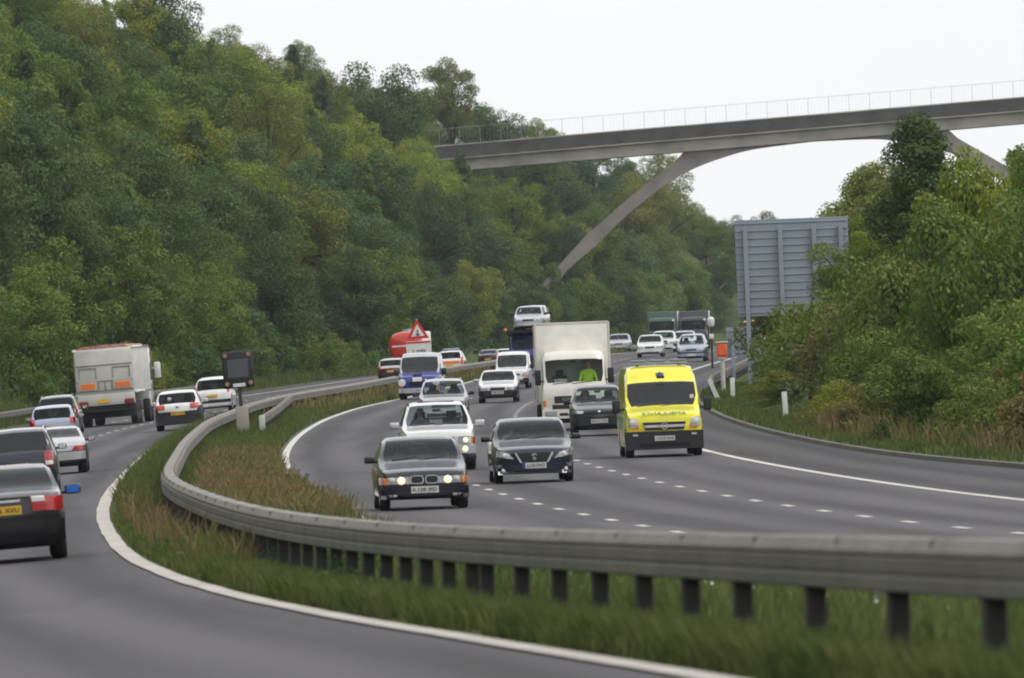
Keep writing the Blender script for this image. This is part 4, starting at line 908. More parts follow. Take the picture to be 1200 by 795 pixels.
q = MB(); q.box((0, -h + 1.15, 1.8), (2.4, 2.0, 2.4), .12, 3); q.build('cab', M['white'], t)
# ------------------------------------------------------------------ bridge
BY = 1200.0; GR = .045
bz = lambda x, z: (x, z + CAMZ + GR * (x - 36.4))
bt = thing('arch_bridge', 'slender pale concrete bridge arching high over the motorway with a dark parapet and tall railing', 'bridge', (0, 0, 0))
XA, XB = -22, 92
# beam soffit level 22.8 at the middle, the slim deck runs out to both sides
q = MB(); q.prism([bz(XA, 22.3), bz(XB, 22.3), bz(XB, 23.95), bz(XA, 23.95)], 'y', BY - 3.6, BY + 3.6); q.build('deck_beam', M['conc'], bt, sm=False)
q = MB()
for yy in (BY - 4.1, BY + 3.7):
    q.prism([bz(XA, 23.75), bz(XB, 23.75), bz(XB, 25.25), bz(XA, 25.25)], 'y', yy, yy + .4)
q.build('parapet', M['concd'], bt, sm=False)
q = MB(); q.prism([bz(XA, 25.25), bz(XB, 25.25), bz(XB, 25.4), bz(XA, 25.4)], 'y', BY - 4.16, BY - 3.64); q.prism([bz(XA, 23.68), bz(XB, 23.68), bz(XB, 23.8), bz(XA, 23.8)], 'y', BY - 4.2, BY + 4.2); q.build('coping', M['conc'], bt, sm=False)
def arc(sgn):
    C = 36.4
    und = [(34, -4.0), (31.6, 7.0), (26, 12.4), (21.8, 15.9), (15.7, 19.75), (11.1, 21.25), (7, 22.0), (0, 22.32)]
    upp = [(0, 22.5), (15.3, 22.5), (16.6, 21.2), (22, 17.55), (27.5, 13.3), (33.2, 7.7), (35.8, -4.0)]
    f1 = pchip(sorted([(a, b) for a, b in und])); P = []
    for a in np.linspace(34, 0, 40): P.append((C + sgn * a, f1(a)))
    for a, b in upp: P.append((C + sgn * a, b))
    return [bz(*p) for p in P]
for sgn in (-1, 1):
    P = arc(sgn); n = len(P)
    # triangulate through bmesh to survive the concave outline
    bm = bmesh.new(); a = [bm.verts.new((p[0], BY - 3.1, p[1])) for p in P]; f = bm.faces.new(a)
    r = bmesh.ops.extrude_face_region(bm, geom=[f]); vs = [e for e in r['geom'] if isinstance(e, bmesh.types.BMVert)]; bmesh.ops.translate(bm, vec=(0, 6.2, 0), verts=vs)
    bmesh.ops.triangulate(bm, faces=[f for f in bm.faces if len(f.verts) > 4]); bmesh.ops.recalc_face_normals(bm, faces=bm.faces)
    me = bpy.data.meshes.new('arch_leg'); bm.to_mesh(me); bm.free(); me.materials.append(M['arch']); link('arch_leg', me, bt)  # legs in a darker concrete tone than the deck
q = MB()
for x in np.arange(XA, XB, 2.4): a = bz(x, 25.3); q.box((x, BY - 3.9, a[1] + 1.0), (.05, .05, 2.0))
for hz in (1.95,):
    a, b = bz(XA, 25.35), bz(XB, 25.35); q.cyl((XA, BY - 3.9, a[1] + hz), (XB, BY - 3.9, b[1] + hz), .022, n=5)
for x in np.arange(XA, XB, .4): a = bz(x, 25.3); q.box((x, BY - 3.9, a[1] + 1.0), (.011, .011, 2.0))
q.build('railing', M['galv'], bt, sm=False)

# ------------------------------------------------------------------ signs and roadside furniture
def grd(x, y): return gz(x, y)
# matrix sign on its plinth between the two barriers
x, y = -9.2, 347.0; g0 = grd(x, y); t = thing('matrix_sign', 'dark square matrix signal with corner lamps on a concrete plinth in the central reservation', 'road sign', (x, y, g0), (0, R(-3), 0))
q = MB(); q.box((0, 0, .5), (.42, .36, 1.1), .03); q.build('plinth', M['conc'], t)
q = MB(); q.cyl((0, 0, 1.0), (0, 0, 1.8), .06); q.build('post', M['post'], t)
q = MB(); q.box((0, 0, 2.3), (1.04, .22, 1.26), .06, 3); hd = q.build('sign_head', M['black'], t)
q = MB(); q.box((0, -.115, 2.33), (.70, .02, .62), .01, 1); q.build('display_panel', mat('matrix_panel', (.075, .08, .09), .35, scale=60, var=.4), hd)
for sx in (-1, 1):
    for sz in (1.83, 2.80):
        q = MB(); q.cyl((sx * .40, -.10, sz), (sx * .40, -.15, sz), .075, n=14); q.build('corner_lamp', mat('dull_amber', (.33, .2, .12), .3, coat=1), hd)
q = MB(); q.box((0, -.115, 1.77), (.42, .02, .12), .006, 1); q.build('number_panel', M['wsign'], hd)
# red triangle with plate in the median
x, y = -5.05, 560.0; g0 = grd(x, y); t = thing('warning_sign', 'red bordered warning triangle above a white distance plate in front of the tanker', 'road sign', (x, y, g0), (0, R(-2), 0))
zo = -2.3 + CAMZ - g0
q = MB(); q.cyl((0, .06, -.2), (0, .06, 3.6), .06); q.build('post', M['galv'], t)
tri = lambda s, cz: [(-.62 * s, cz - .36 * s), (.62 * s, cz - .36 * s), (0, cz + .72 * s)]
cz = zo + 3.1
q = MB(); q.prism(tri(1.0, cz), 'y', -.02, .02); fc = q.build('triangle_border', M['redsign'], t); q = MB(); q.prism(tri(.6, cz), 'y', -.032, -.018); q.build('triangle_face', M['wsign'], fc)
q = MB(); q.box((0, -.036, cz - .0), (.06, .012, .3)); q.box((0, -.036, cz - .14), (.2, .012, .09)); q.build('symbol', M['ink'], fc)
q = MB(); q.box((0, 0, zo + 2.12), (1.36, .04, 1.0), .012, 1); pl = q.build('distance_plate', M['wsign'], t); q = MB(); q.box((0, -.022, zo + 2.55), (1.36, .02, .1)); q.build('red_strip', M['redsign'], pl)
text('lettering', '1 mile', .3, M['darkgreen'], pl, (0, -.032, zo + 2.1), (R(90), 0, 0), width=.7)
# big sign seen from behind, corrugated back on three posts
def sign_back(label, x0, x1, y, z0, z1, posts, tilt=0):
    w = x1 - x0; xc = (x0 + x1) / 2; g0 = grd(xc, y); t = thing('sign_back', label, 'road sign', (xc, y, g0), (0, tilt, 0)); b, tt = z0 + CAMZ - g0, z1 + CAMZ - g0
    q = MB(); q.box((0, 0, (b + tt) / 2), (w, .05, tt - b), .01, 1); pn = q.build('panel', M['signgrey'], t)
    q = MB(); nr = max(3, int((tt - b) / .3))
    for k in range(nr): q.box((0, -.04, b + (k + .5) * (tt - b) / nr), (w - .06, .035, .06), .012, 1)
    q.build('stiffener', M['signgrey'], pn)
    for px in posts:
        q = MB(); q.box((px, -.16, (tt - .2) / 2 - .3), (.18, .12, tt + .2), .01, 1); q.build('post', M['signgrey'], t)
    return t
sign_back('large blue grey motorway sign seen from behind on tall posts above the right hand bushes', 9.75, 14.6, 440, .75, 4.9, (-2.0, -.5, .95, 2.1))
sign_back('small grey sign seen from behind beside the orange phone post', 10.05, 11.6, 480, -1.05, .35, (-.5, .5))
# orange roadside phone
x, y = 8.75, 428.0; g0 = grd(x, y); t = thing('emergency_phone', 'bright orange emergency phone box on a pale post at the far right verge', 'phone post', (x, y, g0))
q = MB(); q.cyl((0, 0, -.2), (0, 0, 1.9), .1, .09, 14); q.build('post', M['beige'], t)
q = MB(); b = -.95 + CAMZ - g0; q.box((0, 0, b + .32), (.42, .34, .58), .05, 3); bo = q.build('phone_box', M['sos'], t); q = MB(); q.box((0, -.19, b + .33), (.32, .02, .42), .01, 1); q.build('door', M['sos'], bo)
q = MB(); q.box((0, 0, b + .66), (.52, .42, .06), .02); q.build('roof', M['beige'], bo); q = MB(); q.box((0, -.12, b + .86 - .86 + .02), (.3, .04, .1)); q.build('number_plaque', M['wsign'], t)
# pale pole with two lamp heads
x, y = 10.9, 560.0; g0 = grd(x, y); t = thing('camera_pole', 'thin pole with a white rounded head behind the orange phone post', 'pole', (x, y, g0))
q = MB(); q.cyl((0, 0, -.2), (0, 0, 2.7), .07, .05); q.build('post', M['post'], t); q = MB(); q.lathe([(2.3, .0), (2.3, .14), (2.4, .2), (2.7, .2), (2.82, .1), (2.84, 0)], 'z', 14); q.build('lamp_head', M['wpost'], t); q = MB(); q.box((0, -.05, 1.75), (.26, .2, .28), .05); q.build('equipment_box', M['wpost'], t)
# white verge marker with dark cap
x, y = 8.75, 331.0; g0 = grd(x, y); t = thing('marker_post', 'white marker post with a dark cap at the foot of the right hand bushes', 'marker post', (x, y, g0), (0, R(-2), 0))
q = MB(); q.box((0, 0, .4), (.17, .1, 1.0), .03, 3); q.build('post', M['wpost'], t); q = MB(); q.box((0, 0, .93), (.19, .12, .13), .03, 3); q.build('cap', M['ink'], t)
# pale concrete post and a plain blue marker on the left verge
x, y = float(lk(640)) - 1.2, 640.0; t = thing('concrete_post', 'short pale concrete post on the left verge below the trees', 'marker post', (x, y, grd(x, y)))
q = MB(); q.box((0, 0, .5), (.4, .3, 1.3), .04); q.build('post', M['conc'], t); q = MB(); q.box((0, 0, 1.17), (.46, .36, .1), .03); q.build('cap', M['conc'], t)
x, y = float(lk(560)) - .9, 560.0; t = thing('marker_post', 'slim blue marker board standing at the left verge behind the white people carrier', 'marker post', (x, y, grd(x, y)))
q = MB(); q.cyl((0, .05, -.2), (0, .05, 2.0), .05); q.build('post', M['post'], t); q = MB(); q.box((0, 0, 1.5), (.45, .03, 1.6), .01); q.build('board', mat('dull_blue_board', (.03, .05, .11), .5), t)

# ------------------------------------------------------------------ trees
def leaf_mat():
    m = bpy.data.materials.new('foliage'); m.use_nodes = True; t = m.node_tree; t.nodes.remove(t.nodes['Principled BSDF']); o = t.nodes['Material Output']
    oi = t.nodes.new('ShaderNodeObjectInfo'); ge = t.nodes.new('ShaderNodeNewGeometry'); tc = t.nodes.new('ShaderNodeTexCoord')
    n = t.nodes.new('ShaderNodeTexNoise'); n.inputs['Scale'].default_value = .55; n.inputs['Detail'].default_value = 3; t.links.new(tc.outputs['Object'], n.inputs['Vector'])
    hv = t.nodes.new('ShaderNodeHueSaturation')
    mh = t.nodes.new('ShaderNodeMapRange'); mh.inputs['To Min'].default_value = .485; mh.inputs['To Max'].default_value = .527; t.links.new(n.outputs['Fac'], mh.inputs[0]); mh.inputs['From Min'].default_value = .3; mh.inputs['From Max'].default_value = .7
    mv = t.nodes.new('ShaderNodeMapRange'); mv.inputs['To Min'].default_value = .78; mv.inputs['To Max'].default_value = 1.25; hv.inputs['Saturation'].default_value = 1.06; t.links.new(ge.outputs['Random Per Island'], mv.inputs[0])
    t.links.new(oi.outputs['Color'], hv.inputs['Color']); t.links.new(mh.outputs[0], hv.inputs['Hue']); t.links.new(mv.outputs[0], hv.inputs['Value'])
    d = t.nodes.new('ShaderNodeBsdfDiffuse'); tl = t.nodes.new('ShaderNodeBsdfTranslucent'); ms = t.nodes.new('ShaderNodeMixShader'); ms.inputs[0].default_value = .28
    gl = t.nodes.new('ShaderNodeBsdfGlossy'); gl.inputs['Roughness'].default_value = .5; gl.inputs['Color'].default_value = (.8, .9, .8, 1); m2 = t.nodes.new('ShaderNodeMixShader'); m2.inputs[0].default_value = .025
    t.links.new(hv.outputs[0], d.inputs[0]); t.links.new(hv.outputs[0], tl.inputs[0]); t.links.new(d.outputs[0], ms.inputs[1]); t.links.new(tl.outputs[0], ms.inputs[2])
    t.links.new(ms.outputs[0], m2.inputs[1]); t.links.new(gl.outputs[0], m2.inputs[2]); t.links.new(m2.outputs[0], o.inputs[0]); return m
LEAF = leaf_mat(); BARK = mat('bark', (.06, .048, .038), .95, var=.35, scale=3, bump=.5)

def leaf_quads(c, nrm, size):
    n = len(c); nrm = nrm / np.linalg.norm(nrm, axis=1, keepdims=True); a = np.cross(nrm, rng.normal(size=(n, 3))); a /= np.linalg.norm(a, axis=1, keepdims=True); b = np.cross(nrm, a)
    s = size * rng.uniform(.6, 1.35, (n, 1)); v = np.stack([c - a * s, c - b * s * .55 + nrm * s * .12, c + a * s, c + b * s * .55 + nrm * s * .12], 1).reshape(-1, 3)
    return v, np.arange(4 * n).reshape(-1, 4)

def make_tree(kind, H, Rad, nleaf, size, seed, base=.03):
    r = np.random.default_rng(seed); lobes = []
    if kind == 'conifer':
        for k in range(70):
            z = r.uniform(.06, .99); rad = Rad * (1 - z) ** .8 + .1; a = r.uniform(0, 2 * PI); q = rad * r.uniform(.35, .95); lobes.append((math.cos(a) * q, math.sin(a) * q, z * H, .30 + .35 * (1 - z) * Rad / 2))
    elif kind == 'column':
        for k in range(80):
            z = r.uniform(.05, 1); rad = Rad * min(1, (1 - z) * 1.5 + .14) * (.9 + .14 * math.sin(z * 13 + seed)); a = r.uniform(0, 2 * PI); q = rad * r.uniform(.3, .95); lobes.append((math.cos(a) * q, math.sin(a) * q, z * H, r.uniform(.4, .85)))
    else:
        K = {'broad': 75, 'tall': 80, 'bush': 60, 'feather': 80}[kind]
        for k in range(K):
            u = r.normal(size=3); u /= np.linalg.norm(u); e = r.uniform(.4, 1.0) if r.random() < .8 else r.uniform(.9, 1.06); wob = 1 + .25 * math.sin(3 * math.atan2(u[1], u[0]) + seed) * (1 - abs(u[2]))
            zc, rz = (H * (.5 + base / 2), H * (.5 - base / 2)) if kind != 'bush' else (H * .42, H * .55)
            lobes.append((u[0] * e * Rad * wob, u[1] * e * Rad * wob, zc + u[2] * e * rz, r.uniform(.13, .40) * Rad * (.62 if kind == 'feather' else 1)))
    w = np.array([l[3] ** 2 for l in lobes]); cnt = np.maximum(8, (nleaf * w / w.sum()).astype(int)); C = []; Nn = []
    for (x, y, z, rad), n in zip(lobes, cnt):
        d = r.normal(size=(n, 3)); d[:, 2] += .35; d /= np.linalg.norm(d, axis=1, keepdims=True); rr2 = rad * (r.uniform(.35, 1.12, (n, 1)) ** .6)
        p = np.array([x, y, z]) + d * rr2 * np.array([1, 1, .85]); C.append(p); Nn.append(d + r.normal(size=(n, 3)) * .55)
    C = np.concatenate(C); Nn = np.concatenate(Nn); k = C[:, 2] > .02; v, f = leaf_quads(C[k], Nn[k], size)
    crown = np_mesh('crown', v, f, LEAF)
    q = MB(); tr = H * .022 + .04; pts = [Vector((0, 0, -.6))]
    for i in range(1, 6): pts.append(Vector((r.normal() * .05 * i, r.normal() * .05 * i, H * .8 * i / 5)))
    for i in range(5): q.cyl(pts[i], pts[i + 1], tr * (1 - i * .17), tr * (1 - (i + 1) * .17), 8)
    for (x, y, z, rad) in lobes[::2]:
        s = pts[min(4, max(1, int(z / H * 5 * .8)))]; q.cyl(s, (x, y, z), tr * .35, tr * .1, 5)
    return crown, q.mesh('trunk', BARK)

PROTO = {
    'broad': [make_tree('broad', 8.5, 3.6, 23000, .098, 1), make_tree('broad', 7.5, 3.9, 23000, .098, 2), make_tree('broad', 9.0, 3.2, 23000, .098, 3), make_tree('broad', 8.0, 3.5, 23000, .098, 14)],
    'tall': [make_tree('tall', 11, 3.2, 23000, .098, 4), make_tree('tall', 10, 2.8, 23000, .098, 5)],
    'conifer': [make_tree('conifer', 9, 2.2, 12000, .11, 6)],
    'bush': [make_tree('bush', 4.2, 2.9, 12000, .11, 7), make_tree('bush', 3.4, 2.6, 11000, .11, 8)],
    'feather': [make_tree('feather', 9.5, 2.6, 7000, .12, 9)],
    'near': [make_tree('tall', 9, 2.5, 38000, .066, 21), make_tree('broad', 7.5, 2.6, 36000, .066, 22), make_tree('feather', 8.5, 2.1, 26000, .068, 23)],
    'nearcol': [make_tree('column', 9.0, 2.5, 50000, .066, 24)],
    'nearbush': [make_tree('bush', 3.4, 2.0, 24000, .06, 25), make_tree('bush', 2.7, 1.9, 22000, .06, 26), make_tree('bush', 2.2, 1.5, 15000, .055, 27)],
}
GREENS = dict(mid=(0.135, 0.191, 0.040), dark=(0.077, 0.119, 0.037), blue=(0.090, 0.138, 0.055), lime=(0.243, 0.271, 0.046), olive=(0.188, 0.205, 0.046), gold=(0.288, 0.205, 0.044), brown=(0.233, 0.178, 0.083), pale=(0.205, 0.231, 0.077))
KIND = dict(broad='broadleaf tree', tall='tall broadleaf tree', conifer='pointed conifer', bush='rounded bush', feather='thin leaved tree', near='leafy tree', nearcol='dense columnar tree', nearbush='bush')
TONE = dict(mid='mid green', dark='dark green', blue='blue green', lime='yellow green', olive='olive green', gold='golden orange', brown='brownish', pale='pale green')
ntree = 0
def put_tree(kind, tone, x, y, s=1.0, label=None, group='trees on the wooded cutting slope', z=None, sz=1.0, cat=None):
    global ntree
    cr, tk = random.choice(PROTO[kind]); zz = gz(x, y) if z is None else z
    o = thing({'conifer': 'conifer_tree', 'bush': 'bush', 'nearbush': 'bush'}.get(kind, 'broadleaf_tree'), label or f'{TONE[tone]} {KIND[kind]} among many on the steep wooded slope left of the motorway', cat or ('bush' if 'bush' in kind else 'tree'), (x, y, zz - .2), (0, 0, random.uniform(0, 6.28)), group)
    o.scale = (s * random.uniform(.9, 1.1), s * random.uniform(.9, 1.1), s * sz)
    k = link('trunk', tk, o); c = link('crown', cr, o); g = GREENS[tone]; mg = GREENS['mid']; g = [.96 * a + .04 * b for a, b in zip(g, mg)] if 'verge' not in group else [(.7 * a + .3 * b) * .95 for a, b in zip(g, mg)]; v = random.uniform(.82, 1.2); c.color = (g[0] * v * random.uniform(.9, 1.1), g[1] * v, g[2] * v, 1); ntree += 1
    return o
def tone_at(y, d):
    r = random.random(); u = .3 + math.sin(y * .013 + 1) + math.sin(d * .19 + y * .021)
    if d < 12: return 'dark' if r < .5 else 'blue' if r < .6 else 'mid' if r < .92 else 'olive'  # trees near the slope foot lean dark: shadow put into their crown colour
    if u > .5: return 'lime' if r < .45 else 'olive' if r < .72 else 'mid' if r < .985 else 'gold'
    return 'mid' if r < .42 else 'dark' if r < .62 else 'lime' if r < .78 else 'blue' if r < .86 else 'olive' if r < .985 else 'gold'
# rows up the slope; each row is cut off where the camera's view ends, so the nearest rows hold few trees
F_ = 12000
for i, y0 in enumerate(np.concatenate([np.arange(500, 700, 21), np.arange(700, 1260, 26)])):
    d = 4.0 + 2 * random.random()
    while d < 52:
        y = y0 + random.uniform(-12, 12); x = float(lk(y)) - d; px = 600 + x / y * F_
        step = random.uniform(3.7, 5.4) * (1 + (y - 500) / 1400)
        if px > -70:
            zt = 398 - (gz(x, y) - CAMZ) / y * F_ - (px - 600) * .038
            if zt > -60 and ntree < 222:
                r = random.random(); kd = 'bush' if (d < 6 and r < .3) else 'conifer' if r < .05 else 'tall' if r < .28 else 'feather' if r < .36 and d > 20 else 'broad'
                put_tree(kd, tone_at(y, d), x, y, random.uniform(.85, 1.2) * (1 if d > 8 else .85) * (.85 if d > 26 else 1))
        d += step
for y in np.arange(545, 800, 15.0):
    y = y + random.uniform(-5, 5); put_tree('bush', random.choice(('mid', 'dark', 'mid', 'olive')), float(lk(y)) - random.uniform(2.6, 4), y, random.uniform(.5, .75), TONE['mid'] + ' low bush in the row along the foot of the wooded slope', 'bushes along the foot of the slope')
n1 = ntree
for y0 in np.arange(1265, 1640, 34):
    d = 3 + 3 * random.random()
    while d < 34 and ntree < n1 + 66:
        y = y0 + random.uniform(-15, 15); x = float(lk(y)) - d; px = 600 + x / y * F_
        if 480 < px < 925: put_tree(random.choice(('broad', 'broad', 'tall')) if px < 820 else 'broad', random.choice(('mid', 'dark', 'blue', 'mid', 'olive', 'gold' if random.random() < .12 else 'mid')), x, y, random.uniform(1.0, 1.3) * (1 if px < 820 else .72), label=None)
        d += random.uniform(5, 7)
print('hill trees', ntree)
# individually placed ones on the skyline
def px_at(px, y): return (px - 600) / F_ * y
for (px, y, kd, tn, s, lab) in ((452, 1120, 'broad', 'dark', 1.5, 'wide dark crowned tree standing out on the skyline above the slope'), (355, 1080, 'conifer', 'dark', 1.15, 'small pointed dark conifer on the skyline left of the wide crowned tree'), (388, 1090, 'conifer', 'blue', 1.0, 'slim conifer on the skyline just beside the wide dark crowned tree'), (200, 900, 'tall', 'dark', 1.2, 'dark tall tree on the skyline near the top left'), (680, 1290, 'feather', 'blue', 1.3, 'thin airy tree rising behind the left end of the bridge railing'), (735, 1300, 'feather', 'blue', 1.0, 'small airy tree behind the bridge railing right of the taller one')):
    put_tree(kd, tn, px_at(px, y), y, s, lab, 'trees on the skyline')
put_tree('broad', 'mid', -8.6, 1189, 1.05, 'leafy tree standing in front of the left end of the bridge deck', 'trees on the wooded cutting slope'); put_tree('broad', 'olive', -12.6, 1186, 1.05, 'olive tree beside the leafy one hiding the left end of the bridge deck', 'trees on the wooded cutting slope')
for x_, y_, t_ in ((2.4, 1189, 'mid'), (5.4, 1191, 'dark'), (8.2, 1188, 'olive')): put_tree('bush', t_, x_, y_, 1.0, TONE[t_] + ' rounded bush at the foot of the slanting bridge leg', 'bushes at the bridge foot')
put_tree('conifer', 'dark', px_at(237, 780), 780, 1.05, 'dark pointed conifer standing alone among paler crowns on the slope', 'trees on the wooded cutting slope')

# the right hand verge: large trees and bushes close to the road
RT = 'trees and bushes on the right verge'
for (x, y, kd, tn, s, sz, lab) in (
    (15.5, 386, 'nearcol', 'dark', 1.0, 1.0, 'tall dense dark green columnar tree in front of the right end of the bridge'),
    (15.9, 452, 'near', 'lime', 1.0, 1.1, 'yellow green tree left of the dark columnar tree, behind the big sign edge'),
    (16.6, 450, 'near', 'pale', 1.0, 1.1, 'pale green tree behind the dark columnar tree'),
    (13.9, 404, 'near', 'lime', .75, .9, 'mid green tree overlapping the right edge of the big sign back'),
    (18.6, 380, 'near', 'olive', .85, .62, 'olive green tree right of the dark columnar tree'),
    (18.9, 345, 'near', 'mid', 1.0, .98, 'tall tree at the right picture edge reaching above the bridge deck'),
    (20.2, 400, 'near', 'pale', .9, .7, 'pale feathery tree below the right end of the bridge'),
    (19.4, 365, 'near', 'lime', .9, .75, 'yellow green tree beside the tall tree at the right edge'),
    (16.6, 338, 'near', 'lime', .8, .72, 'yellow green young tree in the middle of the right hand thicket'),
    (17.2, 312, 'near', 'mid', .85, .95, 'mid green tree low at the right picture edge'),
    (14.2, 352, 'near', 'mid', .7, .66, 'rounded green tree in front of the dark columnar tree'),
    (15.6, 366, 'near', 'mid', .75, .6, 'broad green tree below the dark columnar tree'),
    (14.9, 325, 'near', 'lime', .75, .9, 'yellow green tree between the brown bushes and the right picture edge'),
    (12.4, 360, 'nearbush', 'mid', 1.35, 1.0, 'leafy green bush below the big sign back'),
    (11.7, 397, 'nearbush', 'lime', 1.05, 1.15, 'bright green bush left of the sign posts'),
    (12.6, 415, 'nearbush', 'lime', 1.3, .95, 'bright leafy bush hiding the foot of the big sign'),
    (10.2, 372, 'nearbush', 'mid', .9, 1.0, 'low green bush above the white marker post'),
    (11.4, 347, 'nearbush', 'brown', 1.0, 1.3, 'dry brown bush in the middle of the right verge'),
    (12.8, 336, 'nearbush', 'olive', 1.25, 1.35, 'olive bush right of the dry brown bush'),
    (11.7, 318, 'nearbush', 'mid', 1.0, 1.0, 'green bush close to the hard shoulder kerb'),
    (13.6, 305, 'nearbush', 'mid', 1.2, 1.45, 'large green bush in the lower right thicket'),
    (14.2, 288, 'nearbush', 'olive', 1.05, 1.2, 'olive bush low at the right edge above the kerb'),
    (12.7, 290, 'nearbush', 'olive', .75, .8, 'small olive bush just above the kerb on the right'),
    (14.6, 266, 'nearbush', 'brown', .8, .8, 'brown stalky bush in the lower right corner of the thicket'),
    (16.1, 300, 'nearbush', 'mid', 1.4, 1.6, 'tall green bush at the right picture edge'),
    (13.2, 450, 'nearbush', 'olive', 1.3, 1.3, 'olive bush behind the big sign posts'),
    (9.7, 358, 'nearbush', 'olive', .6, .7, 'small olive shrub just behind the white marker post'),
    (15.0, 320, 'nearbush', 'lime', 1.3, 1.6, 'yellow green bush halfway up the right hand thicket'),
    (11.7, 250, 'nearbush', 'olive', .85, .8, 'low olive bush at the lower right edge right above the kerb'),
    (10.8, 268, 'nearbush', 'mid', .85, .85, 'low green bush above the kerb right of the marker post'),
    (10.3, 287, 'nearbush', 'brown', .7, .75, 'small dry brown shrub close to the kerb under the thicket'),
    (9.9, 304, 'nearbush', 'lime', .75, .8, 'small yellow green shrub close to the kerb under the thicket'),
    (12.6, 234, 'nearbush', 'brown', .9, .8, 'brown and green bush at the very lower right edge of the thicket'),
    (13.3, 246, 'nearbush', 'mid', 1.1, 1.1, 'large green bush at the right edge near the kerb'),
    (9.6, 318, 'nearbush', 'mid', .6, .6, 'low green shrub between the kerb and the white marker post'),
    (17.6, 418, 'near', 'lime', 1.0, .95, 'light green tree rising just left of the dark columnar tree'),
    (13.4, 272, 'nearbush', 'mid', .7, .75, 'small green bush nearest the kerb at the right picture edge')):
    put_tree(kd, tn, x, y, s, lab, RT, sz=sz)

# ------------------------------------------------------------------ ground cover nobody could count
def grass_mat(name, c1, c2, c3, sc=.25):
    m = bpy.data.materials.new(name); m.use_nodes = True; t = m.node_tree; t.nodes.remove(t.nodes['Principled BSDF']); o = t.nodes['Material Output']
    ge = t.nodes.new('ShaderNodeNewGeometry'); tc = t.nodes.new('ShaderNodeTexCoord'); n = t.nodes.new('ShaderNodeTexNoise'); n.inputs['Scale'].default_value = sc; n.inputs['Detail'].default_value = 4
    t.links.new(tc.outputs['Object'], n.inputs['Vector']); r = t.nodes.new('ShaderNodeValToRGB'); e = r.color_ramp.elements; e[0].position = .36; e[0].color = (*c1, 1); e[1].position = .66; e[1].color = (*c3, 1); x = e.new(.5); x.color = (*c2, 1)
    ad = t.nodes.new('ShaderNodeMath'); ad.operation = 'MULTIPLY_ADD'; ad.inputs[1].default_value = .16; t.links.new(ge.outputs['Random Per Island'], ad.inputs[0]); sb = t.nodes.new('ShaderNodeMath'); sb.operation = 'SUBTRACT'; sb.inputs[1].default_value = .08
    t.links.new(n.outputs['Fac'], ad.inputs[2]); t.links.new(ad.outputs[0], sb.inputs[0]); t.links.new(sb.outputs[0], r.inputs[0])
    hv = t.nodes.new('ShaderNodeHueSaturation'); mv = t.nodes.new('ShaderNodeMapRange'); mv.inputs['To Min'].default_value = .65; mv.inputs['To Max'].default_value = 1.35; t.links.new(ge.outputs['Random Per Island'], mv.inputs[0]); t.links.new(mv.outputs[0], hv.inputs['Value']); t.links.new(r.outputs[0], hv.inputs['Color'])
    d = t.nodes.new('ShaderNodeBsdfDiffuse'); tl = t.nodes.new('ShaderNodeBsdfTranslucent'); ms = t.nodes.new('ShaderNodeMixShader'); ms.inputs[0].default_value = .45
    for s_ in (d, tl): t.links.new(hv.outputs[0], s_.inputs[0])
    t.links.new(d.outputs[0], ms.inputs[1]); t.links.new(tl.outputs[0], ms.inputs[2]); t.links.new(ms.outputs[0], o.inputs[0]); return m
def blades(name, P, h, w, m, kind='stuff', head=0):
    n = len(P); P = np.asarray(P, float); h = h * rng.uniform(.5, 1.25, n); a = rng.uniform(0, 2 * PI, n); d = np.stack([np.cos(a), np.sin(a), np.zeros(n)], 1); b = rng.uniform(0, 2 * PI, n)
    lean = np.stack([np.cos(b), np.sin(b), np.zeros(n)], 1) * (h * rng.uniform(.1, .55, n))[:, None]; up = np.zeros((n, 3)); up[:, 2] = 1; ww = (w * rng.uniform(.6, 1.4, n))[:, None]
    mid = P + up * (h * .6)[:, None] + lean * .35; tip = P + up * h[:, None] + lean
    v = np.stack([P - d * ww, P + d * ww, mid + d * ww * (1.0 if head else .7), mid - d * ww * (1.0 if head else .7), tip + d * ww * (.9 if head else .06), tip - d * ww * (.9 if head else .06)], 1).reshape(-1, 3)
    i = np.arange(n) * 6; f = np.concatenate([np.stack([i, i + 1, i + 2, i + 3], 1), np.stack([i + 3, i + 2, i + 4, i + 5], 1)])
    return props(link(name, np_mesh(name, v, f, m)), kind=kind)
def strip(n, y0, y1, fa, fb, power=1.0):
    y = y0 + (y1 - y0) * rng.random(n) ** power; u = rng.random(n); a = fa(y); b = fb(y); x = a + (b - a) * u
    return [(x[i], y[i], gz(float(x[i]), float(y[i])) - .04) for i in range(n)]
GG = grass_mat('verge_grass', (.1, .138, .044), (.122, .155, .05), (.155, .168, .065)); GD = grass_mat('dry_seed_grass', (.14, .16, .055), (.2, .165, .08), (.25, .175, .1), .14)
def clump(P, fr, sp):     # grass grows in tussocks: thin it by a smooth random field
    P = np.array(P); s = np.sin(P[:, 0] * 2.1 + P[:, 1] * .37) + np.sin(P[:, 0] * 3.7 - P[:, 1] * .61) + np.sin(P[:, 1] * .9); return P[(s + rng.normal(size=len(P)) * sp) > fr]
P = clump(strip(90000, 34, 190, lambda y: LE(y) + .17, lambda y: RAIL(y) + .1, 1.25), -1.4, 1.2); blades('grass', P, .17, .011, GG)
P = clump(strip(60000, 36, 125, lambda y: LE(y) + .25, lambda y: RAIL(y) - .5, 1.1), -1.0, 1.2); blades('grass', P, .27, .012, GG)
P = clump(strip(30000, 34, 230, lambda y: RAIL(y), lambda y: RM(y) - .1, 1.2), -.6, 1.2); blades('grass', P, .3, .013, GG)
P = clump(strip(42000, 190, 400, lambda y: LE(y) + .3, lambda y: RAIL(y) + .3, 1.2), -.8, 1.2); blades('grass', P, .42, .018, GG)
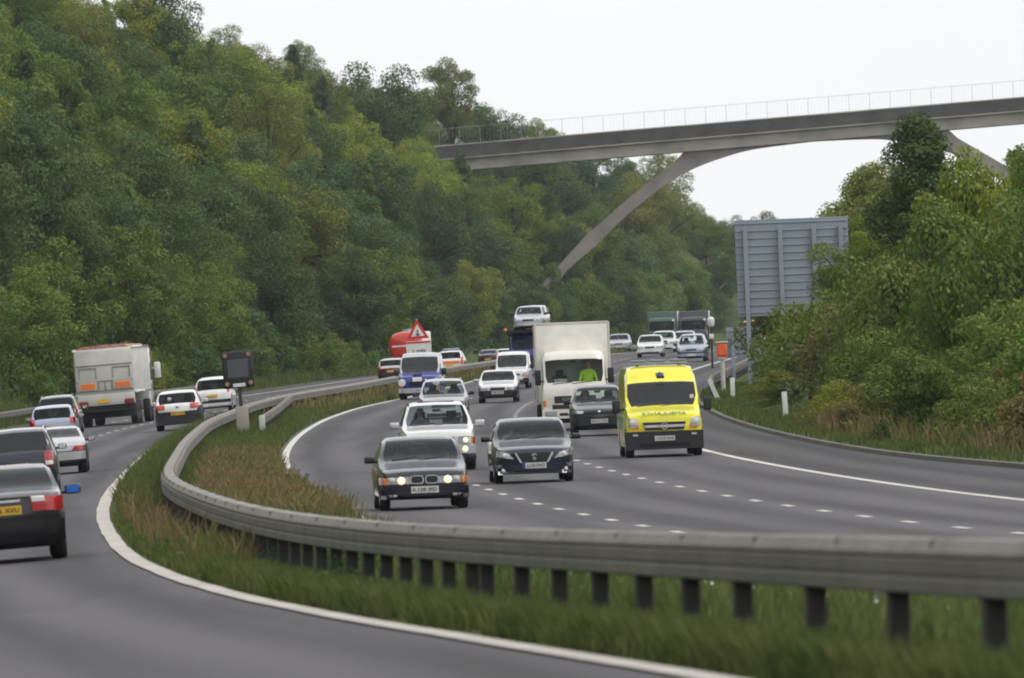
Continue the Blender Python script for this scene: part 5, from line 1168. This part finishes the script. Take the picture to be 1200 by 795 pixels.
P = clump(strip(50000, 215, 620, lambda y: RAIL(y), lambda y: RM(y) - .12, 1.6), -.8, 1.2); blades('grass', P, .36, .022, GG)
P = clump(strip(20000, 178, 285, lambda y: RAIL(y) + .6, lambda y: RM(y) - .15, 1.0), -.1, .9); blades('dry_seed_grass', P, .45, .013, GD, head=1)
P = clump(strip(1500, 120, 200, lambda y: LE(y) + .3, lambda y: RAIL(y) - .3, 1.2), .3, .9); blades('dry_seed_grass', P, .5, .010, GD, head=1)
P = clump(strip(9000, 420, 760, lambda y: LE(y) + .3, lambda y: RM(y) - .3, 1.0), -.5, 1.0); blades('dry_seed_grass', P, .45, .03, GD, head=1)
P = clump(strip(42000, 205, 460, lambda y: kb(y) + .15, lambda y: kb(y) + 4.0, 1.0), -1.2, 1.0); blades('grass', P, .22, .02, GG)
P = clump(strip(9000, 205, 310, lambda y: kb(y) + .9, lambda y: kb(y) + 4.5, 1.0), .2, 1.0); blades('dry_seed_grass', P, .6, .015, GD, head=1)
P = clump(strip(30000, 420, 800, lambda y: lk(y) - 4.5, lambda y: lk(y) - .2, 1.0), -1.2, 1.0); blades('grass', P, .5, .03, GG)
# broad leaved weeds scattered through the reserve
wc = strip(150, 95, 330, lambda y: LE(y) + .35, lambda y: np.minimum(RM(y) - .3, RAIL(y) + 2.2), 1.3); C = []
for x, y, z in wc:
    h = rng.uniform(.12, .45); C.append(np.stack([x + rng.normal(0, .12, 70), y + rng.normal(0, .16, 70), z + .05 + h * rng.random(70)], 1))
C = np.concatenate(C); Nn = rng.normal(size=C.shape); Nn[:, 2] += .8; v, f = leaf_quads(C, Nn, .035); u = props(link('weeds', np_mesh('weeds', v, f, LEAF)), kind='stuff'); u.color = (.075, .12, .045, 1)
# leafy undergrowth carpeting the cutting
n = 130000; y = rng.uniform(470, 1260, n); d = 4 + 44 * rng.random(n) ** 1.2; keep = 600 + (lk(y) - d) / y * F_ > -80; y, d = y[keep], d[keep]; x = lk(y) - d
C = np.array([(x[i], y[i], gz(float(x[i]), float(y[i])) + rng.uniform(0, 1.3)) for i in range(len(x))]); Nn = rng.normal(size=C.shape); Nn[:, 2] += 1; v, f = leaf_quads(C, Nn, .2)
u = props(link('undergrowth', np_mesh('undergrowth', v, f, LEAF)), kind='stuff'); u.color = (.045, .075, .034, 1)
n = 26000; y = rng.uniform(255, 470, n); d = 2.2 + 14 * rng.random(n); x = kb(y) + d
C = np.array([(x[i], y[i], gz(float(x[i]), float(y[i])) + rng.uniform(0, .9)) for i in range(len(x))]); Nn = rng.normal(size=C.shape); Nn[:, 2] += 1; v, f = leaf_quads(C, Nn, .13)
u = props(link('undergrowth', np_mesh('undergrowth', v, f, LEAF)), kind='stuff'); u.color = (.08, .1, .042, 1)

# ------------------------------------------------------------------ thin summer haze
hz = bpy.data.materials.new('haze'); hz.use_nodes = True; t = hz.node_tree; t.nodes.remove(t.nodes['Principled BSDF'])
pv = t.nodes.new('ShaderNodeVolumePrincipled'); pv.inputs['Color'].default_value = (.86, .92, 1, 1); pv.inputs['Density'].default_value = .000055; pv.inputs['Anisotropy'].default_value = .2
t.links.new(pv.outputs[0], t.nodes['Material Output'].inputs['Volume'])
q = MB(); q.box((0, 1000, 29), (1500, 2060, 68)); props(q.build('haze', hz, sm=False), kind='stuff')
